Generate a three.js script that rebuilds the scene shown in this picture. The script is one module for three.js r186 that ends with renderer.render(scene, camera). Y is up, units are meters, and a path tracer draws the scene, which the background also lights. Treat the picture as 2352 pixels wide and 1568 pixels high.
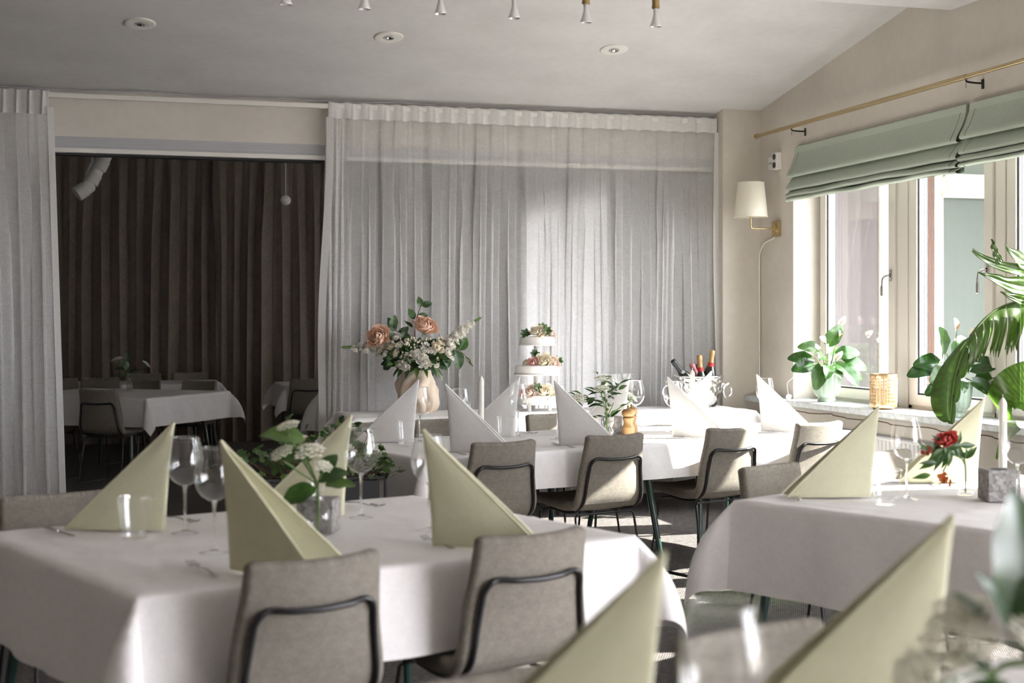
import * as THREE from 'three';
import { mergeGeometries } from 'three/addons/utils/BufferGeometryUtils.js';
import { RoundedBoxGeometry } from 'three/addons/geometries/RoundedBoxGeometry.js';

// ------------------------------------------------------------------ camera, sky, sun, exposure
const scene = new THREE.Scene();
const renderer = new THREE.WebGLRenderer({ antialias: true });
renderer.toneMapping = THREE.LinearToneMapping;
renderer.toneMappingExposure = 9.3;
renderer.shadowMap.enabled = true;
const camera = new THREE.PerspectiveCamera(26.98, 1.5, 0.05, 200);
camera.filmGauge = 36;
camera.position.set(0, 1.42, 0);
camera.rotation.y = -15.8 * Math.PI / 180;
camera.setViewOffset(2352, 1568, 0, 49, 2352, 1568);
camera.focus = 8.6;
camera.userData.fStop = 2.8;
scene.background = new THREE.Color().setRGB(0.94, 0.92, 1.0);
scene.backgroundIntensity = 2.0;
const sun = new THREE.DirectionalLight(new THREE.Color().setRGB(1.0, 0.93, 0.87), 5.6);
{
  const az = 4.5 * Math.PI / 180, el = 33 * Math.PI / 180, d = 20;
  sun.target.position.set(3, 0.5, -7);
  sun.position.set(3 + d * Math.cos(el) * Math.cos(az), 0.5 + d * Math.sin(el), -7 + d * Math.cos(el) * Math.sin(az));
  sun.castShadow = true;
  sun.shadow.mapSize.set(2048, 2048);
  Object.assign(sun.shadow.camera, { left: -12, right: 12, top: 12, bottom: -12, near: 0.5, far: 60 });
  scene.add(sun, sun.target);
}

// ------------------------------------------------------------------ helpers
const V = (x, y, z) => new THREE.Vector3(x, y, z);
const R = (deg) => deg * Math.PI / 180;
function rng(seed) { let a = seed >>> 0; return () => { a = (a + 0x6d2b79f5) >>> 0; let t = Math.imul(a ^ (a >>> 15), 1 | a); t = (t + Math.imul(t ^ (t >>> 7), 61 | t)) ^ t; return ((t ^ (t >>> 14)) >>> 0) / 4294967296; }; }
const smooth = (a, b, x) => { const t = Math.min(1, Math.max(0, (x - a) / (b - a))); return t * t * (3 - 2 * t); };
const lerp = (a, b, t) => a + (b - a) * t;
const counts = {};
function numbered(name) { const n = counts[name] ?? 0; counts[name] = n + 1; return n ? name + '_' + String(n).padStart(3, '0') : name; }
function tag(o, label, category, group, kind) {
  o.userData = { label, category };
  if (group) o.userData.group = group;
  if (kind) o.userData.kind = kind;
  return o;
}
function thing(name, label, category, pos = [0, 0, 0], turn = 0, group) {
  const o = new THREE.Group();
  o.name = numbered(name);
  o.position.set(...pos); o.rotation.y = R(turn);
  scene.add(o);
  return tag(o, label, category, group);
}
function part(name, geo, mat, parent, label) {
  const m = new THREE.Mesh(Array.isArray(geo) ? merge(geo) : geo, mat);
  m.name = name;
  if (label) m.userData.label = label;
  parent.add(m);
  return m;
}
function single(name, geo, mat, label, category, pos = [0, 0, 0], turn = 0, group) {
  const m = new THREE.Mesh(Array.isArray(geo) ? merge(geo) : geo, mat);
  m.name = numbered(name); m.position.set(...pos); m.rotation.y = R(turn);
  scene.add(m);
  return tag(m, label, category, group);
}
function struct(name, geo, mat, parent) {
  const m = geo ? new THREE.Mesh(Array.isArray(geo) ? merge(geo) : geo, mat) : new THREE.Group();
  m.name = parent ? name : numbered(name);
  if (!parent) m.userData.kind = 'structure';
  (parent ?? scene).add(m);
  return m;
}
function copy(root, pos, turn, label, group) {
  const r = root.clone();
  r.name = numbered(root.name.replace(/_\d{3}$/, ''));
  r.userData = { ...root.userData };
  if (label) r.userData.label = label;
  if (group !== undefined) { if (group) r.userData.group = group; else delete r.userData.group; }
  r.position.set(...pos); if (turn !== undefined) r.rotation.y = R(turn);
  scene.add(r);
  return r;
}
function merge(list) {
  return mergeGeometries(list.map((g) => {
    let q = g.index ? g.toNonIndexed() : g.clone();
    for (const k of Object.keys(q.attributes)) if (!['position', 'normal', 'uv'].includes(k)) q.deleteAttribute(k);
    if (!q.attributes.uv) q.setAttribute('uv', new THREE.BufferAttribute(new Float32Array(q.attributes.position.count * 2), 2));
    return q;
  }));
}
const at = (g, x, y, z, rx = 0, ry = 0, rz = 0) => g.applyMatrix4(new THREE.Matrix4().compose(V(x, y, z), new THREE.Quaternion().setFromEuler(new THREE.Euler(rx, ry, rz)), V(1, 1, 1)));
// uv in metres by the face's main direction
function metres(g) {
  const q = g.index ? g.toNonIndexed() : g, p = q.attributes.position, n = q.attributes.normal, uv = new Float32Array(p.count * 2);
  for (let i = 0; i < p.count; i += 3) {
    const nx = Math.abs(n.getX(i) + n.getX(i + 1) + n.getX(i + 2)), ny = Math.abs(n.getY(i) + n.getY(i + 1) + n.getY(i + 2)), nz = Math.abs(n.getZ(i) + n.getZ(i + 1) + n.getZ(i + 2));
    for (let k = i; k < i + 3; k++) {
      const [u, v] = nx >= ny && nx >= nz ? [p.getZ(k), p.getY(k)] : ny >= nz ? [p.getX(k), p.getZ(k)] : [p.getX(k), p.getY(k)];
      uv[k * 2] = u; uv[k * 2 + 1] = v;
    }
  }
  q.setAttribute('uv', new THREE.BufferAttribute(uv, 2));
  return q;
}
const box = (w, h, d, x = 0, y = 0, z = 0) => metres(at(new THREE.BoxGeometry(w, h, d), x, y, z));
const rbox = (w, h, d, r, x = 0, y = 0, z = 0, seg = 2) => metres(at(new RoundedBoxGeometry(w, h, d, seg, r), x, y, z));
// box from corner to corner
const span = (x0, x1, y0, y1, z0, z1) => box(Math.abs(x1 - x0), Math.abs(y1 - y0), Math.abs(z1 - z0), (x0 + x1) / 2, (y0 + y1) / 2, (z0 + z1) / 2);
const tube = (pts, r, seg = 32, rad = 8, closed = false, tension = 0.5) => new THREE.TubeGeometry(new THREE.CatmullRomCurve3(pts.map((p) => p.isVector3 ? p : V(...p)), closed, 'catmullrom', tension), seg, r, rad, closed);
const lathe = (prof, seg = 32) => new THREE.LatheGeometry((prof[0][1] > prof[prof.length - 1][1] ? [...prof].reverse() : prof).map(([r, y]) => new THREE.Vector2(Math.max(r, 0.00001), y)), seg);
const cyl = (r0, r1, h, x = 0, y = 0, z = 0, seg = 20) => at(new THREE.CylinderGeometry(r0, r1, h, seg), x, y, z);
const ball = (r, x = 0, y = 0, z = 0, sx = 1, sy = 1, sz = 1, d = 12) => at(new THREE.SphereGeometry(r, d, Math.max(6, d * 0.7 | 0)).scale(sx, sy, sz), x, y, z);
// rod with different radii between two points
function rod(a, b, r0, r1, seg = 10) {
  const A = V(...a), B = V(...b), d = B.clone().sub(A), g = new THREE.CylinderGeometry(r1, r0, d.length(), seg);
  g.applyQuaternion(new THREE.Quaternion().setFromUnitVectors(V(0, 1, 0), d.normalize()));
  return g.translate((A.x + B.x) / 2, (A.y + B.y) / 2, (A.z + B.z) / 2);
}
// grid surface: f(i/nu, j/nv) -> [x, y, z], uv(s, t) -> [u, v]
function sheet(nu, nv, f, uvf, thick = 0) {
  const pos = [], uv = [], idx = [];
  for (let i = 0; i <= nu; i++) for (let j = 0; j <= nv; j++) { const p = f(i / nu, j / nv); pos.push(p[0], p[1], p[2]); const q = uvf ? uvf(i / nu, j / nv) : [i / nu, j / nv]; uv.push(q[0], q[1]); }
  const id = (i, j) => i * (nv + 1) + j;
  for (let i = 0; i < nu; i++) for (let j = 0; j < nv; j++) idx.push(id(i, j), id(i + 1, j), id(i + 1, j + 1), id(i, j), id(i + 1, j + 1), id(i, j + 1));
  let g = new THREE.BufferGeometry();
  g.setAttribute('position', new THREE.Float32BufferAttribute(pos, 3));
  g.setAttribute('uv', new THREE.Float32BufferAttribute(uv, 2));
  g.setIndex(idx);
  g.computeVertexNormals();
  if (!thick) return g;
  const n = g.attributes.normal, N = pos.length / 3, pos2 = [], uv2 = uv.concat(uv), idx2 = [];
  for (let s = 0; s < 2; s++) for (let k = 0; k < N; k++) { const o = (s ? -0.5 : 0.5) * thick; pos2.push(pos[k * 3] + n.getX(k) * o, pos[k * 3 + 1] + n.getY(k) * o, pos[k * 3 + 2] + n.getZ(k) * o); }
  for (let k = 0; k < idx.length; k += 3) idx2.push(idx[k], idx[k + 1], idx[k + 2], idx[k] + N, idx[k + 2] + N, idx[k + 1] + N);
  const edge = [];
  for (let i = 0; i < nu; i++) { edge.push([id(i + 1, 0), id(i, 0)], [id(i, nv), id(i + 1, nv)]); }
  for (let j = 0; j < nv; j++) { edge.push([id(0, j), id(0, j + 1)], [id(nu, j + 1), id(nu, j)]); }
  for (const [a, b] of edge) idx2.push(a, b, b + N, a, b + N, a + N);
  g = new THREE.BufferGeometry();
  g.setAttribute('position', new THREE.Float32BufferAttribute(pos2, 3));
  g.setAttribute('uv', new THREE.Float32BufferAttribute(uv2, 2));
  g.setIndex(idx2);
  g.computeVertexNormals();
  return g;
}
// ------------------------------------------------------------------ textures and materials
function tex(n, fn, srgb = true, rep = 1, m = n) {
  const d = new Uint8Array(n * m * 4);
  for (let y = 0; y < m; y++) for (let x = 0; x < n; x++) { const c = fn(x, y); const o = (y * n + x) * 4; for (let k = 0; k < 3; k++) d[o + k] = Math.max(0, Math.min(255, (Array.isArray(c) ? c[k] : c) * 255)); d[o + 3] = 255; }
  const t = new THREE.DataTexture(d, n, m);
  t.wrapS = t.wrapT = THREE.RepeatWrapping; t.magFilter = THREE.LinearFilter; t.minFilter = THREE.LinearFilter;
  if (srgb) t.colorSpace = THREE.SRGBColorSpace;
  t.repeat.set(rep, rep); t.needsUpdate = true;
  return t;
}
// tiling value noise
function noise2(n, cells, seed) {
  const r = rng(seed), g = Array.from({ length: cells * cells }, () => r());
  return (x, y) => {
    const fx = ((x / n) * cells) % cells, fy = ((y / n) * cells) % cells, ix = Math.floor(fx), iy = Math.floor(fy), a = fx - ix, b = fy - iy, s = a * a * (3 - 2 * a), t = b * b * (3 - 2 * b);
    const q = (i, j) => g[((j + cells) % cells) * cells + ((i + cells) % cells)];
    return lerp(lerp(q(ix, iy), q(ix + 1, iy), s), lerp(q(ix, iy + 1), q(ix + 1, iy + 1), s), t);
  };
}
// anisotropic tiling noise: cx, cy cells across the tile
function noiseA(n, cx, cy, seed) {
  const r = rng(seed), g = Array.from({ length: cx * cy }, () => r());
  return (x, y) => {
    const fx = (x / n) * cx, fy = (y / n) * cy, ix = Math.floor(fx), iy = Math.floor(fy), a = fx - ix, b = fy - iy;
    const q = (i, j) => g[(((j % cy) + cy) % cy) * cx + (((i % cx) + cx) % cx)];
    return lerp(lerp(q(ix, iy), q(ix + 1, iy), a), lerp(q(ix, iy + 1), q(ix + 1, iy + 1), a), b);
  };
}
function weave(n, seed, deep, slub) {
  const wx = noiseA(n, n / 16, n, seed), wy = noiseA(n, n, n / 16, seed + 1), f = noiseA(n, n / 2, n / 2, seed + 2), lo = noise2(n, 8, seed + 3);
  return (x, y) => 1 - deep * 0.5 + slub * (wx(x, y) - 0.5) + slub * (wy(x, y) - 0.5) + deep * (f(x, y) - 0.5) + deep * 0.4 * (lo(x, y) - 0.5);
}
const linenFn = weave(256, 3, 0.14, 0.22), linenMap = tex(256, (x, y) => linenFn(x, y) * 0.93, true, 1 / 0.16), linenBump = tex(256, (x, y) => 0.5 + (linenFn(x, y) - 0.9) * 1.4, false, 1 / 0.16);
const clothFn = weave(256, 9, 0.04, 0.04), clothMap = tex(256, (x, y) => clothFn(x, y), true, 1 / 0.2);
const clothN = noise2(512, 10, 21), clothN2 = noise2(512, 26, 22), clothN3 = noise2(512, 5, 24);
const clothBump = tex(512, (x, y) => 0.5 + 0.55 * (clothN(x, y) - 0.5) + 0.2 * (clothN2(x, y * 0.5) - 0.5) + 0.4 * (clothN3(x, y) - 0.5), false, 1 / 1.1);
const sheerFn = weave(512, 17, 0.03, 0.06), sheerMap = tex(512, (x, y) => sheerFn(x, y) * 0.97, true, 1 / 0.45);
const sheerAlpha = tex(512, (x, y) => 0.58 + (sheerFn(x, y) - 0.98) * 1.1, false, 1 / 0.45);
const plN = noise2(256, 40, 31), plN2 = noise2(256, 7, 32);
const plasterBump = tex(256, (x, y) => 0.5 + 0.5 * (plN(x, y) - 0.5) + 0.3 * (plN2(x, y) - 0.5), false, 1 / 0.8), plasterMap = tex(256, (x, y) => 0.97 + 0.04 * (plN2(x, y) - 0.5) + 0.02 * (plN(x, y) - 0.5), true, 1 / 1.7);
const brN = noise2(256, 60, 41), brN2 = noise2(256, 12, 42);
const brownMap = tex(256, (x, y) => 0.86 + 0.16 * (brN(x * 2, y * 0.5) - 0.5) + 0.06 * (brN2(x, y) - 0.5), true, 1 / 0.4);
const cpN = noise2(256, 24, 51);
const carpetFn = (x, y) => { const k = Math.floor(y / 8) % 2 ? x + y : x - y + 512; const s = ((k % 8) + 8) % 8; return (s < 4 ? 0.95 : 0.42) + 0.25 * (cpN(x, y) - 0.5); };
const carpetMap = tex(256, carpetFn, true, 1 / 0.36), carpetBump = tex(256, (x, y) => carpetFn(x, y), false, 1 / 0.36);
const mbN = noise2(256, 5, 61), mbN2 = noise2(256, 13, 62), mbN3 = noise2(256, 40, 63);
const marbleMap = tex(256, (x, y) => { const v = Math.abs(Math.sin((x + y * 0.4) / 256 * Math.PI * 4 + 6 * mbN(x, y) + 2 * mbN2(x, y))); const s = 0.84 + 0.12 * Math.pow(v, 0.4) + 0.08 * (mbN3(x, y) - 0.5); return [s * 0.98, s, s * 1.0]; }, true, 1 / 0.6);
const wdN = noise2(256, 6, 71), wdN2 = noise2(256, 64, 72);
const woodMap = tex(256, (x, y) => { const g = 0.8 + 0.15 * Math.sin(x * 0.22 + 5 * wdN(x, y * 0.2)) + 0.12 * (wdN2(x, y * 0.1) - 0.5); return [g, g * 0.97, g * 0.92]; }, true, 1 / 0.25);
const cnN = noise2(256, 18, 81), cnN2 = noise2(256, 70, 82);
const concreteMap = tex(256, (x, y) => 0.8 + 0.3 * (cnN(x, y) - 0.5) + 0.25 * (cnN2(x, y) - 0.5), true, 1 / 0.18);
const hmN = noise2(256, 26, 91);
const hammerBump = tex(256, (x, y) => { const cx = (x % 18) - 9 + 4 * (hmN(x, y) - 0.5), cy = ((y + (Math.floor(x / 18) % 2) * 9) % 18) - 9; return Math.min(1, (cx * cx + cy * cy) / 90); }, false, 1);
hammerBump.repeat.set(2, 1);
const lfN = noise2(128, 9, 95), lfN2 = noise2(128, 30, 96);
const leafMap = tex(128, (x, y) => { const vein = Math.abs(((y - Math.abs(x - 64) * 0.7) % 16 + 16) % 16 - 8) < 0.9 ? 1.14 : 1; const mid = Math.abs(x - 64) < 2 ? 1.3 : 1; const s = (0.8 + 0.2 * (lfN(x, y) - 0.5) + 0.1 * (lfN2(x, y) - 0.5)) * vein * mid; return [s * 0.98, s, s * 0.9]; }, true, 1);
const bananaMap = tex(256, (x, y) => { const s = 0.8 + 0.1 * Math.sin(y * 0.55) + 0.18 * (lfN(x, y * 3) - 0.5); return [s, s, s]; }, true, 1);

const M = (o) => new THREE.MeshStandardMaterial(o), P = (o) => new THREE.MeshPhysicalMaterial(o), C = (r, g, b) => new THREE.Color().setRGB(r, g, b);
const both = THREE.DoubleSide;
const mat = {
  wall: M({ color: C(0.66, 0.61, 0.54), roughness: 0.9, map: plasterMap, bumpMap: plasterBump, bumpScale: 0.001 }),
  ceiling: M({ color: C(0.66, 0.645, 0.64), roughness: 0.95, map: plasterMap, bumpMap: plasterBump, bumpScale: 0.0006 }),
  header: M({ color: C(0.70, 0.66, 0.60), roughness: 0.85, map: plasterMap }),
  whitePaint: M({ color: C(0.74, 0.725, 0.68), roughness: 0.45 }),
  framePaint: M({ color: C(0.70, 0.65, 0.585), roughness: 0.4 }),
  alu: M({ color: C(0.5, 0.5, 0.52), roughness: 0.4, metalness: 0.6 }),
  aluPaint: M({ color: C(0.48, 0.48, 0.50), roughness: 0.5 }),
  black: M({ color: C(0.012, 0.012, 0.014), roughness: 0.35 }),
  blackMatte: M({ color: C(0.02, 0.02, 0.021), roughness: 0.6 }),
  carpet: M({ color: C(0.17, 0.15, 0.14), roughness: 1, map: carpetMap, bumpMap: carpetBump, bumpScale: 0.004 }),
  cloth: M({ color: C(0.87, 0.85, 0.835), roughness: 0.85, map: clothMap, bumpMap: clothBump, bumpScale: 0.012, side: both }),
  napkinWhite: P({ color: C(0.92, 0.905, 0.89), roughness: 0.9, map: clothMap, transmission: 0.12, thickness: 0, side: both }),
  napkinGreen: P({ color: C(0.68, 0.665, 0.47), roughness: 0.9, map: clothMap, transmission: 0.12, thickness: 0, side: both }),
  linen: M({ color: C(0.29, 0.262, 0.218), roughness: 0.95, map: linenMap, bumpMap: linenBump, bumpScale: 0.0012 }),
  sheer: P({ color: C(0.95, 0.94, 0.93), roughness: 1, map: sheerMap, alphaMap: sheerAlpha, transparent: true, opacity: 1, transmission: 0.5, thickness: 0, side: both }),
  voile: P({ color: C(0.93, 0.92, 0.91), roughness: 1, map: sheerMap, transmission: 0.42, thickness: 0, side: both }),
  heading: P({ color: C(0.9, 0.89, 0.87), roughness: 1, map: sheerMap, transmission: 0.25, thickness: 0, side: both }),
  drape: M({ color: C(0.29, 0.242, 0.2), roughness: 1, map: brownMap, side: both }),
  blind: P({ color: C(0.47, 0.525, 0.44), roughness: 0.95, map: clothMap, bumpMap: linenBump, bumpScale: 0.0002, side: both }),
  seam: M({ color: C(0.08, 0.09, 0.07), roughness: 0.9 }),
  brass: M({ color: C(0.55, 0.43, 0.24), roughness: 0.32, metalness: 0.9 }),
  agedBrass: M({ color: C(0.42, 0.30, 0.12), roughness: 0.5, metalness: 0.6 }),
  lanternBrass: M({ color: C(0.62, 0.44, 0.25), roughness: 0.3, metalness: 0.9 }),
  shade: P({ color: C(0.86, 0.82, 0.70), roughness: 0.9, transmission: 0.3, thickness: 0, side: both }),
  steel: M({ color: C(0.62, 0.61, 0.60), roughness: 0.22, metalness: 1 }),
  silver: M({ color: C(0.80, 0.79, 0.77), roughness: 0.12, metalness: 1, bumpMap: hammerBump, bumpScale: 0.004 }),
  silverPlain: M({ color: C(0.80, 0.79, 0.77), roughness: 0.12, metalness: 1 }),
  pane: P({ color: C(0.97, 0.99, 0.98), roughness: 0, transmission: 1, thickness: 0, ior: 1.5, side: both }),
  glassThin: P({ color: C(0.985, 0.99, 0.99), roughness: 0, transmission: 1, thickness: 0, ior: 1.8, side: both }),
  glassSolid: P({ color: C(1, 1, 1), roughness: 0, transmission: 1, thickness: 0.02, ior: 1.5 }),
  greenGlass: P({ color: C(0.46, 0.56, 0.45), roughness: 0.2, transmission: 0.15, thickness: 0, ior: 1.5, side: both }),
  marble: M({ color: C(0.74, 0.745, 0.75), roughness: 0.35, map: marbleMap }),
  concrete: M({ color: C(0.46, 0.44, 0.42), roughness: 0.9, map: concreteMap }),
  wood: M({ color: C(0.62, 0.38, 0.18), roughness: 0.4, map: woodMap }),
  tableWood: M({ color: C(0.25, 0.17, 0.10), roughness: 0.6, map: woodMap }),
  legGreen: P({ color: C(0.02, 0.055, 0.045), roughness: 0.3, clearcoat: 0.5 }),
  wax: P({ color: C(0.88, 0.86, 0.79), roughness: 0.5 }),
  ceramic: M({ color: C(0.70, 0.58, 0.46), roughness: 0.8 }),
  cake: M({ color: C(0.83, 0.82, 0.80), roughness: 0.45 }),
  leafDark: P({ color: C(0.035, 0.115, 0.022), roughness: 0.4, map: leafMap, transmission: 0.3, thickness: 0, side: both }),
  leafMid: P({ color: C(0.075, 0.19, 0.035), roughness: 0.42, map: leafMap, transmission: 0.35, thickness: 0, side: both }),
  leafLight: P({ color: C(0.17, 0.30, 0.075), roughness: 0.45, map: leafMap, transmission: 0.4, thickness: 0, side: both }),
  leafBlue: P({ color: C(0.07, 0.155, 0.085), roughness: 0.6, map: leafMap, transmission: 0.3, thickness: 0, side: both }),
  anth: P({ color: C(0.045, 0.135, 0.03), roughness: 0.22, map: leafMap, transmission: 0.25, thickness: 0, side: both }),
  banana: P({ color: C(0.115, 0.23, 0.035), roughness: 0.32, map: bananaMap, transmission: 0.42, thickness: 0, side: both }),
  stem: M({ color: C(0.12, 0.2, 0.05), roughness: 0.6 }),
  stemBrown: M({ color: C(0.12, 0.075, 0.04), roughness: 0.8 }),
  petalWhite: P({ color: C(0.86, 0.83, 0.76), roughness: 0.8, transmission: 0.25, thickness: 0, side: both }),
  petalPink: P({ color: C(0.80, 0.47, 0.43), roughness: 0.8, transmission: 0.25, thickness: 0, side: both }),
  petalBlush: P({ color: C(0.84, 0.67, 0.58), roughness: 0.8, transmission: 0.25, thickness: 0, side: both }),
  petalCream: P({ color: C(0.85, 0.77, 0.60), roughness: 0.8, transmission: 0.25, thickness: 0, side: both }),
  petalPeach: P({ color: C(0.92, 0.64, 0.48), roughness: 0.8, transmission: 0.25, thickness: 0, side: both }),
  petalRed: P({ color: C(0.60, 0.07, 0.055), roughness: 0.6, transmission: 0.2, thickness: 0, side: both }),
  petalOrange: P({ color: C(0.75, 0.22, 0.06), roughness: 0.6, side: both }),
  floret: P({ color: C(0.84, 0.83, 0.70), roughness: 0.8, side: both }),
  spathe: P({ color: C(0.87, 0.84, 0.72), roughness: 0.4, transmission: 0.25, thickness: 0, side: both }),
  spadix: M({ color: C(0.62, 0.33, 0.16), roughness: 0.6 }),
  bottleGlass: P({ color: C(0.008, 0.014, 0.008), roughness: 0.08, clearcoat: 1 }),
  foilGold: M({ color: C(0.52, 0.33, 0.16), roughness: 0.5, metalness: 0.55 }),
  foilBlack: M({ color: C(0.015, 0.016, 0.018), roughness: 0.4 }),
  foilPink: M({ color: C(0.50, 0.20, 0.21), roughness: 0.4, metalness: 0.3 }),
  labelRed: M({ color: C(0.42, 0.03, 0.03), roughness: 0.6 }),
  labelWhite: M({ color: C(0.8, 0.79, 0.76), roughness: 0.6 }),
  plastic: M({ color: C(0.82, 0.80, 0.76), roughness: 0.35 }),
  hole: M({ color: C(0.05, 0.05, 0.05), roughness: 0.8 }),
  radiator: M({ color: C(0.76, 0.75, 0.74), roughness: 0.4 }),
  soil: M({ color: C(0.035, 0.025, 0.018), roughness: 1, map: brownMap }),
  water: P({ color: C(0.97, 1, 0.98), roughness: 0, transmission: 1, thickness: 0.03, ior: 1.33 }),
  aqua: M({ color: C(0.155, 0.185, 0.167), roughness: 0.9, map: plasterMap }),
  taupe: M({ color: C(0.12, 0.105, 0.105), roughness: 0.7 }),
  brownWood: M({ color: C(0.19, 0.085, 0.045), roughness: 0.6, map: woodMap }),
  paving: M({ color: C(0.46, 0.44, 0.42), roughness: 0.95, map: concreteMap }),
  lampGlass: P({ color: C(0.9, 0.9, 0.9), roughness: 0.05, metalness: 0.5 }),
};
// ------------------------------------------------------------------ the room
const ceilY = (z) => 3.144 + 0.167 * (z + 10.686);
struct('floor', span(-6.3, 5.5, -0.2, 0, -17.3, 3.9), mat.carpet);
{
  // right wall with two window openings
  const X0 = 5.15, X1 = 5.5;
  struct('wall_right', [span(X0, X1, 0, 0.78, -11.1, -3.3), span(X0, X1, 0, 0.78, 2.6, 3.9), span(X0, X1, 0, 0.03, -3.3, 2.6), span(X0, X1, 2.66, 5, -11.1, 3.9), span(X0, X1, 0.78, 2.66, -11.1, -10.114), span(X0, X1, 0.78, 2.66, -4.7, -3.3), span(X0, X1, 0.78, 2.66, 2.6, 3.9)], mat.wall);
  struct('wall_left', span(-6.3, -6, 0, 5, -11.1, 3.9), mat.wall);
  struct('wall_front', span(-6.3, 5.5, 0, 5, 3.6, 3.9), mat.wall);
  // back wall: header over the wide opening, a solid piece far left, the pier in the corner
  struct('wall_back', [span(-6.3, 4.86, 2.765, 5, -11.1, -10.9), span(-6.3, -3.4, 0, 2.765, -11.1, -10.9)], mat.header);
  struct('wall_pier', span(4.815, 5.2, 0, 5, -11.1, -10.7), mat.wall);
  // sloping ceiling rising from the back wall to the ridge, then falling again
  const th = 0.2, zr = -3.6;
  const slab = (z0, y0, z1, y1) => {
    const s = new THREE.Shape([[z0, y0], [z1, y1], [z1, y1 + th], [z0, y0 + th]].map(([z, y]) => new THREE.Vector2(-z, y)));
    return metres(at(new THREE.ExtrudeGeometry(s, { depth: 11.6, bevelEnabled: false }), -6.3, 0, 0, 0, Math.PI / 2, 0));
  };
  struct('ceiling', [slab(-11.1, ceilY(-11.1), zr, ceilY(zr)), slab(zr, ceilY(zr), 3.9, ceilY(zr) - 0.167 * (3.9 - zr))], mat.ceiling);
  struct('ceiling_beam', rbox(11.5, 0.5, 0.3, 0.006, -0.42, 3.64, -7.8), mat.ceiling);
  // room behind the opening
  struct('wall_far_back', span(-4.8, 5.2, 0, 3.6, -17.3, -17.1), mat.wall);
  struct('wall_far_left', span(-4.8, -4.5, 0, 3.6, -17.1, -11.1), mat.wall);
  struct('wall_far_right', [span(4.9, 5.2, 0, 0.4, -17.1, -11.1), span(4.9, 5.2, 2.7, 3.6, -17.1, -11.1), span(4.9, 5.2, 0.4, 2.7, -17.1, -16.6), span(4.9, 5.2, 0.4, 2.7, -13.5, -11.1)], mat.whitePaint);
  struct('ceiling_far', span(-4.8, 5.2, 3.5, 3.7, -17.3, -11.1), mat.ceiling);
  struct('baseboard_right', [rbox(0.018, 0.09, 7.36, 0.004, 5.141, 0.045, -7.0)], mat.whitePaint);
}
// track of the folding wall under the header: stepped aluminium profile
{
  const g = struct('trim_1', null);
  const L = 8.2, xm = 0.7;
  part('track_profile', [box(L, 0.085, 0.15, xm, 2.7225, -10.98), box(L, 0.006, 0.008, xm, 2.745, -10.902), box(L, 0.006, 0.008, xm, 2.722, -10.902), box(L, 0.006, 0.008, xm, 2.70, -10.902)], mat.aluPaint, g);
  part('track_lip', rbox(L, 0.034, 0.2, 0.004, xm, 2.664, -10.985), mat.whitePaint, g);
  part('track_slot', box(L, 0.014, 0.12, xm, 2.640, -10.985), mat.blackMatte, g);
}
// white curtain rail along the ceiling, with the thin cable above it
{
  const g = thing('curtain_rail', 'slim white curtain rail running along the ceiling edge above the wide opening', 'curtain rail');
  part('rail', rbox(10.6, 0.036, 0.03, 0.004, -0.5, 3.047, -10.8), mat.whitePaint, g);
  const c = []; for (let k = 0; k <= 40; k++) c.push([-6 + k * 0.27, 3.092 + 0.006 * Math.sin(k * 1.7), -10.83 + 0.01 * Math.sin(k * 0.9)]);
  single('ceiling_cable', tube(c, 0.006, 120, 6), mat.aluPaint, 'thin grey cable lying along the ceiling edge above the white curtain rail', 'cable');
}
// ------------------------------------------------------------------ windows in the right wall
const paneNo = { n: 0 };
function windowUnit(z0, z1, handleAt) {
  // z0 far end, z1 near end; frame members and the glass unit between them
  const g = struct('window_' + (++paneNo.n), null); g.name = 'window_' + paneNo.n;
  const yb = 0.83, yt = 2.60, s = 0.09;
  const F = (a, b, c, d, e, f) => rbox(Math.abs(b - a), Math.abs(d - c), Math.abs(f - e), 0.006, (a + b) / 2, (c + d) / 2, (e + f) / 2);
  part('sash', [F(5.368, 5.46, yb, yt, z0, z0 + s), F(5.368, 5.46, yb, yt, z1 - s, z1), F(5.368, 5.46, yb, yb + 0.075, z0 + s - 0.01, z1 - s + 0.01), F(5.368, 5.46, yt - 0.08, yt, z0 + s - 0.01, z1 - s + 0.01)], mat.framePaint, g);
  const a = z0 + s, b = z1 - s, c = yb + 0.075, d = yt - 0.08, w = 0.012;
  const ring = (x0, x1) => [span(x0, x1, c, d, a, a + w), span(x0, x1, c, d, b - w, b), span(x0, x1, c, c + w, a, b), span(x0, x1, d - w, d, a, b)];
  part('gasket', [...ring(5.382, 5.389), ...ring(5.404, 5.408), ...ring(5.424, 5.428), ...ring(5.443, 5.452)], mat.blackMatte, g);
  part('spacer', [...ring(5.39, 5.403), ...ring(5.409, 5.423), ...ring(5.429, 5.442)], mat.alu, g);
  for (const x of [5.389, 5.443]) part('glass_pane', sheet(1, 1, (i, j) => [x, lerp(c, d, j), lerp(a, b, i)]), mat.pane, g);
  if (handleAt) {
    const h = part('window_handle', [cyl(0.014, 0.014, 0.012, 0, 0, 0, 16)].map((q) => at(q, 5.362, 1.74, handleAt, 0, 0, Math.PI / 2)).concat([
      rbox(0.012, 0.085, 0.028, 0.005, 5.362, 1.74, handleAt),
      tube([[5.36, 1.74, handleAt], [5.325, 1.735, handleAt], [5.30, 1.72, handleAt], [5.293, 1.69, handleAt], [5.292, 1.66, handleAt]], 0.0075, 20, 8),
      at(new THREE.CapsuleGeometry(0.0125, 0.06, 4, 10).scale(0.8, 1, 1), 5.291, 1.625, handleAt)]), mat.steel, g, 'bent steel window handle');
  }
}
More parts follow.
